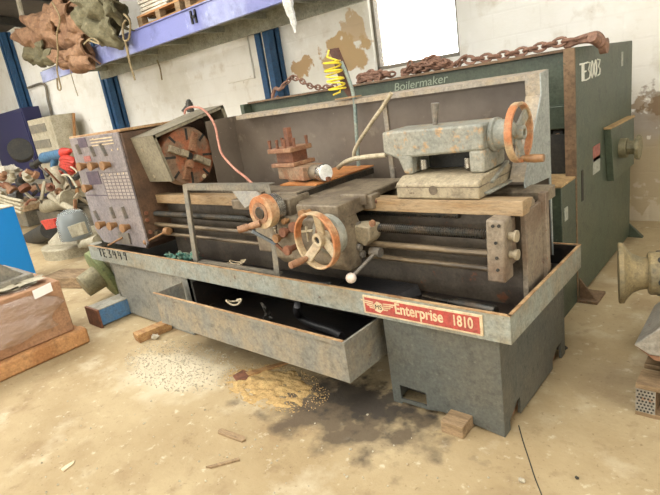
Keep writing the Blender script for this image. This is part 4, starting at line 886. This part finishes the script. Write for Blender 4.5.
b = MB(); b.prism([(-.36, 0), (.6, 0), (.6, .25), (-.2, .25), (-.3, .2)], 'y', 2.8, 3.05) if False else b.box(-.42, .7, 3.3, 3.6, 0, .2); 
q = a+ax_*.42
b = MB(); b.prism([(q.x-.16, 0), (q.x+.2, 0), (q.x+.1, q.z-.11), (q.x-.08, q.z-.11)], 'y', q.y-.06, q.y+.16); tag(b.build('iron_stand', 'green_edge', bevel=.006), 'rusty iron stand under the flared spool at the right edge', 'stand') if False else None

# ------------------------------------------------------------------ wood blocks and debris on the floor
o = B(-1.10, -.99, 1.72, 1.98, 0, .062).build('brick', 'wood_d', bevel=.004); tag(o, 'grey dusty block under the front edge of the right plinth', 'block')
o = MB().obox((-3.56, 1.68, .045), (.1, .27, .045), (0, 0, -.15)); o.obox((-3.56, 1.68, .011), (.1, .26, .022), (0, 0, -.13)); o = o.build('wood_block', 'wood', bevel=.003); tag(o, 'light wooden packing block against the foot of the left plinth', 'block')
def slat(q, h, mt, label, name='wood_scrap'):
    v = [W(x, y, z=0) for x, y in q]; k = len(v); b = MB()
    b.add(v+[p+Vector((0, 0, h)) for p in v], [tuple(range(k)), tuple(range(2*k-1, k-1, -1))]+[(i, (i+1) % k, k+(i+1) % k, k+i) for i in range(k)])
    return tag(b.build(name, mt, bevel=.001), label, 'wood scrap')
slat([(219, 431), (222, 430), (245, 438), (246, 441), (242, 443), (218, 434)], .012, 'wood_d', 'short flat wood scrap, upper of the two lying on the open floor')
slat([(206, 468), (239, 459), (240, 461), (211, 469)], .01, 'wood_d', 'thin wood splinter, lower of the two lying on the open floor')
slat([(61, 470), (66, 466), (75, 461), (74, 464), (64, 472)], .006, 'letter', 'small pale chip of wood on the floor at the lower left')
slat([(246, 374), (288, 362), (289, 364), (249, 377)], .014, 'wood', 'thin light stick beside the sawdust pile')
slat([(233, 377), (243, 371), (251, 374), (247, 380), (236, 381)], .01, 'rust', 'dark brown flat chip at the end of the stick')
# sawdust and gravel
def scatter(c, rx, ry, n, s0, s1, mt, name, label, seed, hh=.0):
    rnd = random.Random(seed); b = MB()
    for i in range(n):
        a = rnd.random()*2*PI; r = rnd.random()**.6; x, y = c[0]+math.cos(a)*r*rx, c[1]+math.sin(a)*r*ry; s = rnd.uniform(s0, s1)
        b.obox((x, y, s*.3+hh*(1-r)), (s*rnd.uniform(.8, 1.6), s, s*.7), (rnd.random(), rnd.random(), rnd.random()*3))
    return b, name, mt, label
b, *_ = scatter((-2.14, 1.62), .4, .2, 1100, .002, .006, 'sawdust', '', '', 3)
c0 = (-2.16, 1.62)
n = 60; vs = []; fs = []
for i in range(n+1):
    for j in range(n+1):
        u_, v_ = i/n*2-1, j/n*2-1; r = math.hypot(u_, v_); h = max(0, 1-r)**.8*.016*(1+noise.noise(Vector((u_*3, v_*3, 1)))*1.2)+.010*noise.noise(Vector((u_*6, v_*6, 4)))-.004
        vs.append((c0[0]+u_*.34, c0[1]+v_*.2, h if r < 1 else -.006))
for i in range(n):
    for j in range(n): k = i*(n+1)+j; fs.append((k, k+1, k+n+2, k+n+1))
b.add(vs, fs)
tag(b.build('sawdust', 'sawdust'), 'pile of golden sawdust on the floor in front of the chip drawer', 'sawdust', kind='stuff')
b, *_ = scatter((-2.95, 1.5), .55, .26, 1500, .002, .007, 'gravel', '', '', 4)
tag(b.build('rubble', 'gravel'), 'spread of pale rubble and crumbs on the floor before the left plinth', 'rubble', kind='stuff')
b, *_ = scatter((-1.9, 1.1), 1.5, .7, 140, .003, .008, 'gravel', '', '', 5)
tag(b.build('crumbs', 'gravel'), 'scattered small crumbs over the open concrete floor', 'crumbs', kind='stuff')
o = MB().blob((W(522, 482, z=0).x, W(522, 482, z=0).y, .008), (.018, .014, .012), .3, 2, 12, 3).build('pebble', 'gravel'); tag(o, 'pale pebble beside the floor crack at the lower right', 'pebble')
o = MB().blob((W(577, 479, z=0).x, W(577, 479, z=0).y, .006), (.01, .008, .008), .3, 2, 12, 3).build('pebble', 'dark'); tag(o, 'dark pebble on the floor right of the crack', 'pebble')
o = MB().blob((W(158, 338, z=0).x, W(158, 338, z=0).y-.02, .02), (.04, .03, .026), .3, 2, 14, 6).build('stone', 'gravel'); tag(o, 'grey stone lump beside the packing block under the left plinth', 'stone')
b = MB(); pts = [W(x, y, z=.001) for x, y in ((518, 425), (524, 442), (530, 462), (535, 478), (542, 497))]; b.tube([Vector((p.x+random.uniform(-.004, .004), p.y, -.001)) for p in pts], .003, 5, smooth=3); tag(b.build('joint_sealant', 'dark'), 'thin dark joint line in the floor at the lower right', 'joint')
b = MB(); b.tube([W(559, 342, z=.02), W(567, 348, z=.01), W(560, 352, z=.01)], .006, 6); tag(b.build('bent_rod', 'black'), 'short dark bent rod on the floor behind the right plinth', 'rod')

# ------------------------------------------------------------------ left side clutter
# blue box beam on the floor
o_ = thing('steel_box_beam', 'blue steel box section lying on the floor left of the lathe', 'beam', (-4.25, 1.9, 0))
B(-4.36, -4.17, 1.56, 2.6, .012, .15).build('beam_body', 'beam_blue2', o_, bevel=.003); B(-4.362, -4.168, 1.56, 2.6, .15, .158).build('beam_top', 'beam_top', o_)
B(-4.38, -4.15, 1.54, 1.56, .0, .162).build('end_plate', 'rust', o_, bevel=.003)
# green flanged pulley standing on edge
fl = thing('flanged_pulley', 'green rimmed flanged pulley leaning on the ground left of the lathe', 'pulley', W(100, 300, z=0))
a = W(101, 275, z=.25); ax_ = (a-W(79, 290, y=a.y-.22)).normalized()
MB().lathe(a-ax_*.02, ax_, [(-.17, .1), (-.165, .11), (0, .118)], 30).build('hub', 'pulley', fl)
MB().lathe(a, ax_, [(-.02, .1), (-.01, .22), (.0, .25), (.05, .25), (.06, .23), (.07, .2)], 44).build('flange', 'lime', fl, bevel=.003)
MB().lathe(a+ax_*.07, ax_, [(0, .19), (.06, .2), (.07, .24), (.11, .25), (.12, .22)], 44).build('back_flange', 'pulley', fl, bevel=.003)
MB().lathe(a+ax_*.2, ax_, [(0, .17), (.16, .17)], 14).build('gear', 'dark', fl)
b = MB()
for k in range(16):
    an = k*PI/8; t_ = ax_.orthogonal().normalized(); s_ = ax_.cross(t_); d = t_*math.cos(an)+s_*math.sin(an); b.bar(a+ax_*.28+d*.16, a+ax_*.28+d*.2, .03, .14, up=ax_)
g_ = b.build('gear_teeth', 'cast', fl)
# round based grey machine with glass bowl
rm = thing('round_base_machine', 'cream round based machine with a glass bowl motor behind the green pulley', 'machine', W(75, 266, y=2.6))
yb = 2.75
pc = W(76, 243, y=yb); Rr = .44
MB().lathe((pc.x, pc.y, pc.z-.17), (0, 0, 1), [(0, .92*Rr), (.02, .97*Rr), (.19, Rr), (.205, .97*Rr), (.21, .9*Rr)], 44).build('round_base', 'cream', rm)
MB().lathe((pc.x, pc.y, .0), (0, 0, 1), [(0, .4), (pc.z-.17, .3)], 24).build('pedestal', 'dark', rm)
b = MB(); p = pc+Vector((-.1, .0, .04)); b.hexa([p+Vector(v) for v in ((-.38, -.2, 0), (-.05, -.3, 0), (.4, -.1, 0), (.4, .3, 0), (-.2, -.02, .12), (.0, -.1, .2), (.3, .0, .16), (.3, .25, .16))]); b.build('casting_arm', 'cream', rm, bevel=.01)
gb = MB().lathe(W(77, 238, y=2.6), (0, 0, 1), [(0, .19), (.26, .185), (.33, .14), (.36, .06)], 30).build('motor_cover', 'grey_cast', rm)
MB().lathe(W(77, 237.5, y=2.6)+Vector((0, 0, .005)), (0, 0, 1), [(0, .2), (.24, .195), (.335, .15), (.375, .06)], 30).build('glass_bowl', 'glassbowl', rm)
b = MB(); v = [W(x, y, y=2.28) for x, y in ((67, 227), (80, 222.5), (84, 234), (72, 238))]; b.add(v+[p+Vector((.01, .05, 0)) for p in v], [(0, 1, 2, 3), (7, 6, 5, 4), (0, 4, 5, 1), (1, 5, 6, 2), (2, 6, 7, 3), (3, 7, 4, 0)]); b.build('terminal_box', 'cream', rm, bevel=.006)
b = MB(); v = [W(x, y, y=2.4) for x, y in ((40, 221), (53, 219), (56, 228), (46, 230))]; b.add(v+[p+Vector((.01, .08, 0)) for p in v], [(0, 1, 2, 3), (7, 6, 5, 4), (0, 4, 5, 1), (1, 5, 6, 2), (2, 6, 7, 3), (3, 7, 4, 0)]); b.build('switch_box', 'red_tool', rm, bevel=.006)
a, c = W(26, 242, y=2.9), W(50, 230, y=2.7); MB().cyl(a, c, .13).build('motor', 'dark', rm)
b = MB(); b.bar(W(80, 246, y=2.3), W(98, 236, y=2.35), .05, .05); b.cyl(W(84, 244, y=2.3), W(97, 240, y=2.3), .05); b.build('crank_arm', 'cream', rm, bevel=.004)
# cardboard sheet below it
b = MB(); b.obox((W(70, 273, z=.12).x, W(70, 273, z=.12).y, .06), (.6, .3, .12), (0, 0, .3)); tag(b.build('timber_slab', 'wood_d', bevel=.01), 'flat dusty timber slab on the floor below the round based machine', 'timber')
# bright blue cabinet
bc = thing('blue_cabinet', 'bright blue metal cabinet at the left edge behind the wrapped carton', 'cabinet', (-6.2, 1.35, 0))
A = W(17, 208, y=1.95); Z = A.z
pA = W(37, 267, y=1.9)
b = MB(); X1 = W(14, 207, y=1.75).x; b.box(X1-.9, X1, 1.25, 1.75, 0, W(17, 208, y=1.7).z); b.build('cabinet_body', 'blue_bright', bc, bevel=.006)
MB().box(X1-.9, X1+.004, 1.25, 1.754, W(17, 208, y=1.7).z, W(17, 208, y=1.7).z+.012).build('cabinet_top', 'locker', bc, bevel=.003)
MB().box(X1, X1+.004, 1.3, 1.302, .05, Z-.2).build('door_gap', 'navy', bc)
# pallet + wrapped carton + casting
pp = thing('wooden_pallet', 'orange brown wooden pallet under the shrink wrapped carton at the left', 'pallet', (-4.3, 1.0, 0))
XR = -4.05
def rbox(n, mt, x0, x1, y0, y1, z0, z1, par, bev=.004): return B(x0, x1, y0, y1, z0, z1).build(n, mt, par, bevel=bev)
rbox('side_board', 'wood_y', -4.09, -3.97, .1, 1.37, .0, .128, pp, .02)
for k in range(2): rbox('bearer', 'wood_y', -4.5-k*.42-.1, -4.5-k*.42, .3, 1.36, .0, .1, pp)
for k in range(6): rbox('deck_board', 'wood_y', -5.1, -4.09, .32+k*.18, .45+k*.18, .1, .12, pp)
ct = thing('wrapped_carton', 'brown carton in shrink wrap with a white label at the left edge', 'carton', (-4.5, .9, .12))
B(-5.0, -4.02, .45, 1.3, .131, .54).build('carton', 'card', ct, bevel=.01)
b = MB(); b.blob((-4.51, .875, .34), (.72, .62, .27), .12, 2.2, 36, 12)
for i, v in enumerate(b.v):
    x, y, z = v; x = min(max(x, -5.03), -3.975+.02*noise.noise(Vector((y*9, z*14, 3)))); y = min(max(y, .42), 1.33); z = min(max(z, .135), .555+.012*noise.noise(Vector((x*9, y*9, 0)))); b.v[i] = (x, y, z)
b.build('shrink_wrap', 'wrap', ct, ang=70)
a = W(32, 291, x=-3.962); c = W(53, 291, x=-3.962); c.z -= .06
MB().hexa([(-3.962, a.y, a.z-.065), (-3.958, a.y, a.z-.065), (-3.958, c.y, a.z-.05), (-3.962, c.y, a.z-.05), (-3.962, a.y, a.z), (-3.958, a.y, a.z), (-3.958, c.y, a.z+.015), (-3.962, c.y, a.z+.015)]).build('carton_label', 'label', ct)
# grey casting on top
gc = thing('grey_casting', 'grey ribbed machine casting sitting on the wrapped carton', 'casting', (-4.6, 1.0, .56))
b = MB(); z0 = .565
b.prism([(.5, z0), (1.22, z0), (1.1, z0+.12), (.98, z0+.26), (.6, z0+.27), (.5, z0+.2)], 'x', -4.62, -4.58); b.prism([(.5, z0), (1.22, z0), (1.1, z0+.1), (.94, z0+.22), (.55, z0+.23)], 'x', -4.3, -4.27)
b.box(-4.85, -4.2, .5, 1.2, z0, z0+.05); b.prism([(.55, z0+.05), (1.08, z0+.05), (.95, z0+.17), (.6, z0+.18)], 'x', -4.58, -4.3)
b.build('ribbed_body', 'grey_cast', gc, bevel=.01)
b = MB(); b.cyl((-4.57, .86, z0+.15), (-4.27, .92, z0+.13), .07, n=20); b.build('bearing_bore', 'grey_cast', gc, bevel=.003)
b = MB(); b.blob((-4.25, 1.05, .57), (.22, .25, .02), .4, 2.4, 24, 17); tag(b.build('cloth_sheet', 'cream', ang=60), 'dirty cream cloth lying over the top of the wrapped carton', 'cloth')
# bench row of machinery further back
bl = thing('old_lathe', 'dusty old lathe with cream parts standing behind the round based machine', 'lathe', (-8, 3.6, 0))
yy = 3.5
def q2(px, py, y=yy): return W(px, py, y=y)
a, c = q2(24, 183), q2(85, 176); b = MB(); zt = a.z
b.box(a.x-.3, c.x, yy, yy+.35, zt-.1, zt-.0); b.box(a.x-.3, c.x, yy+.02, yy+.3, .0, zt-.4); b.build('bed', 'grey_cast', bl, bevel=.01)
b = MB(); b.cyl(q2(34, 189), q2(90, 182), .075); b.build('spindle', 'rust_l', bl)
b = MB(); b.cyl(q2(28, 200, 3.48), q2(90, 200, 3.48), .05); b.cyl(q2(20, 208, 3.45), q2(80, 210, 3.45), .04); b.build('shafts', 'dark', bl)
b = MB(); b.cyl(q2(45, 207, 3.3), q2(62, 202, 3.2), .11); b.cyl(q2(60, 202, 3.2), q2(66, 201, 3.2), .13); b.lathe(q2(67, 200, 3.2), Vector((1, .2, 0)), [(0, .16), (.05, .16)], 30); b.build('chuck_assembly', 'cream', bl, bevel=.01)
b = MB(); b.tube([q2(54, 168, 3.3), q2(57, 175, 3.3), q2(60, 186, 3.3), q2(60, 198, 3.25)], .09, 10, smooth=4); b.build('bracket_arm', 'cream', bl)
b = MB(); b.tube([q2(50, 196, 3.1), q2(62, 204, 3.1), q2(78, 212, 3.1)], .05, 8); b.build('pipe', 'cream', bl)
b = MB(); b.box(q2(0, 195).x, q2(30, 195).x, yy-.2, yy+.3, 0, q2(30, 200).z); b.build('gearbox', 'grey_cast', bl, bevel=.02)
rnd = random.Random(9)
for i in range(26):
    px, py = rnd.uniform(24, 82), rnd.uniform(172, 214); p = q2(px, py, rnd.uniform(3.05, 3.4)); d = Vector((rnd.uniform(-1, 1), rnd.uniform(-.4, .4), rnd.uniform(-.5, 1))).normalized(); r = rnd.uniform(.025, .07); b = MB()
    k = i % 4
    if k == 0: b.lathe(p, d, [(0, r), (.05, r), (.055, r*.5), (.22, r*.5)], 14)
    elif k == 1: b.bar(p-d*.16, p+d*.16, r, r*.8)
    elif k == 2: b.tube([p-d*.2, p+Vector((.05, 0, .08)), p+d*.2], r*.4, 8, smooth=4)
    else: b.lathe(p, d, [(0, r*1.2), (.04, r*1.2), (.04, r*.7), (0, r*.7)], 16, closed=True)
    b.build(['gear_hub', 'link_bar', 'bent_tube', 'ring'][k], ['rust', 'cream', 'dark', 'tail_base', 'steel_dark', 'rust_l', 'cream'][i % 7], bl, bevel=.003)
rnd = random.Random(4)
spots = [(8, 186, 'rust'), (14, 192, 'rust_l'), (5, 196, 'cream'), (20, 196, 'steel_dark'), (12, 180, 'cream'), (26, 190, 'rust'), (30, 178, 'cream'), (38, 176, 'rust_l'), (2, 178, 'rust_l'), (22, 184, 'dark')]
names = ['rust brown gear end', 'light rusty sleeve', 'cream collar', 'dark steel stub', 'round cream flange', 'brown turned part', 'cream ring', 'orange rusty washer', 'rusty stub at the frame edge', 'black bushing']
for i, (px, py, mt) in enumerate(spots):
    p = q2(px, py, 3.2); d = Vector((rnd.uniform(-1, 1), rnd.uniform(-.6, .2), rnd.uniform(-.2, 1))).normalized(); r = rnd.uniform(.06, .11)
    b = MB(); b.lathe(p, d, [(0, r), (.08, r), (.085, r*.6), (.2, r*.6)], 16)
    tag(b.build('machine_part', mt, bevel=.004), names[i]+' in the jumble of parts at the left', 'machine part', 'jumble of parts on the old lathe')
# shelf board holding the parts
b = MB(); p = q2(15, 200, 3.3); b.box(p.x-1.2, q2(44, 200, 3.3).x, 2.95, 3.5, p.z-.1, p.z); tag(b.build('parts_board', 'wood_d', bevel=.01), 'dusty board carrying the jumble of machine parts at the left', 'board')
for k in range(4):
    b = MB(); y0 = 196+k*3; b.tube([W(-4, y0-2, y=2.5), W(8, y0+2, y=2.5), W(22, y0+5+k, y=2.5)], .022, 8); 
    tag(b.build('steel_rod', 'cream'), ['topmost', 'second from top', 'third from top', 'lowest'][k]+' of the pale rods above the blue cabinet', 'rod', 'pale rods above the blue cabinet')
# power tools
ag = thing('angle_grinder', 'blue and red power tool lying on the old lathe bed', 'power tool', q2(52, 160, 3.4))
b = MB(); b.cyl(q2(44, 158, 3.4), q2(64, 153, 3.4), .09, .075); b.build('body', 'blue_tool', ag, bevel=.004)
b = MB(); b.cyl(q2(64, 153, 3.4), q2(71, 150.5, 3.4), .085, .03); b.build('nose', 'red_tool', ag)
b = MB(); b.cyl(q2(36, 164, 3.4), q2(44, 158, 3.4), .05); b.blob(q2(34, 165, 3.4), (.11, .08, .09), .3, 2, 12, 2); b.build('tail', 'dark', ag)
b = MB(); b.cyl(q2(55, 158, 3.4), q2(54, 166, 3.4), .06); b.build('handle', 'blue_tool', ag)
b = MB(); b.cyl(q2(20, 149, 3.4), q2(21.5, 152, 3.5), .2, n=28); b.cyl(q2(20, 151, 3.45), q2(20, 160, 3.45), .08); gd = tag(b.build('bench_grinder', 'dark', bevel=.004), 'dark round grinding wheel standing up above the jumble at the left', 'grinder')
b = MB()
for k in range(5): b.tube([q2(62+(k % 2), 160+k*2.6, 3.35), q2(67, 158+k*2.6, 3.3), q2(73+(k % 2), 160+k*2.6, 3.35), q2(68, 163+k*2.6, 3.4)], .045, 8, closed=True, smooth=4)
tag(b.build('coiled_hose', 'red_tool'), 'coiled red hose heaped next to the control panel', 'hose')
# navy locker, cream locker and plank against the wall
def wallbox(q, y, dpt, name, mt, label, cat, grp=None, extra=None):
    v = [W(a_, c_, y=y) for a_, c_ in q]; xs_ = [p.x for p in v]; zs_ = [p.z for p in v]
    t = thing(name, label, cat, (sum(xs_)/4, y, 0)); B(min(xs_), max(xs_), y, y+dpt, 0, max(zs_)).build('body', mt, t, bevel=.01); return t, min(xs_), max(xs_), max(zs_)
t, xa, xb, zt = wallbox([(-4, 115), (22, 110), (30, 160), (0, 160)], 4.6, .38, 'locker', 'navy', 'tall navy blue steel locker against the wall at the left edge', 'locker')
B(xa+.05, xb-.05, 4.585, 4.6, .1, zt-.08).build('door', 'navy', t, bevel=.005); B(xb-.2, xb-.17, 4.57, 4.585, zt*.45, zt*.55).build('handle', 'chrome', t)
t, xa, xb, zt = wallbox([(31, 120), (50, 118), (54, 150), (36, 150)], 4.6, .5, 'storage_cabinet', 'locker', 'cream open compartment cabinet between the navy locker and the plank', 'cabinet')
for k in range(4): B(xa+.06, xb-.35, 4.585, 4.602, zt-.3-k*.34, zt-.12-k*.34).build('compartment', 'grey_cast', t)
b = MB(); a, c = W(53, 116, y=4.7), W(60, 150, y=4.6); b.bar(Vector((a.x+.05, 5.1, a.z)), Vector((a.x+.1, 4.6, .02)), .16, .04, up=(0, 1, 0)); tag(b.build('plank', 'wood_y', bevel=.004), 'orange wooden plank leaning on the wall beside the cream cabinet', 'plank')
b = MB(); b.blob(W(10, 174, y=3.6), (.5, .25, .22), .3, 2.3, 24, 13); tag(b.build('plastic_sheet', 'white_sheet', ang=60), 'crumpled pale plastic sheet behind the parts at the left edge', 'plastic')

# ------------------------------------------------------------------ light
w = bpy.data.worlds.new('world'); sc.world = w; w.use_nodes = True
w.node_tree.nodes['Background'].inputs[0].default_value = (1, .97, .92, 1); w.node_tree.nodes['Background'].inputs[1].default_value = 6.0
def area(name, loc, size, rot, e, col=(1, .965, .9)):
    l = bpy.data.lights.new(name, 'AREA'); l.shape = 'RECTANGLE'; l.size, l.size_y = size; l.energy = e; l.color = col
    o = bpy.data.objects.new(name, l); C.objects.link(o); o.location = loc; o.rotation_euler = rot; return o
area('skylight_lamp_light', (-6.9, -1.5, 5.3), (3.0, 8.0), (math.radians(-9), 0, 0), 560)
area('skylight_right_light', (-.7, -1.5, 5.3), (2.4, 8.0), (math.radians(-9), 0, 0), 110)
area('skylight_far_light', (-13.1, -1.5, 5.3), (1.0, 8.0), (math.radians(-9), 0, 0), 500)
area('doorway_light', (-7, -6.9, 2.5), (12.0, 3.0), (PI/2, 0, 0), 110)
area('right_fill_light', (3.9, .5, 2.2), (5.0, 2.0), (PI/2, 0, PI/2), 130)  # added fill for faces turned right; the right wall has no window
vs = sc.view_settings; vs.view_transform = 'Standard'; vs.look = 'None'; vs.gamma = 1; vs.use_curve_mapping = False; vs.exposure = -.13
sc.cycles.use_denoising = True
sc.cycles.max_bounces = 8
for o in sc.objects:
    if '_o' in o.keys(): del o['_o']
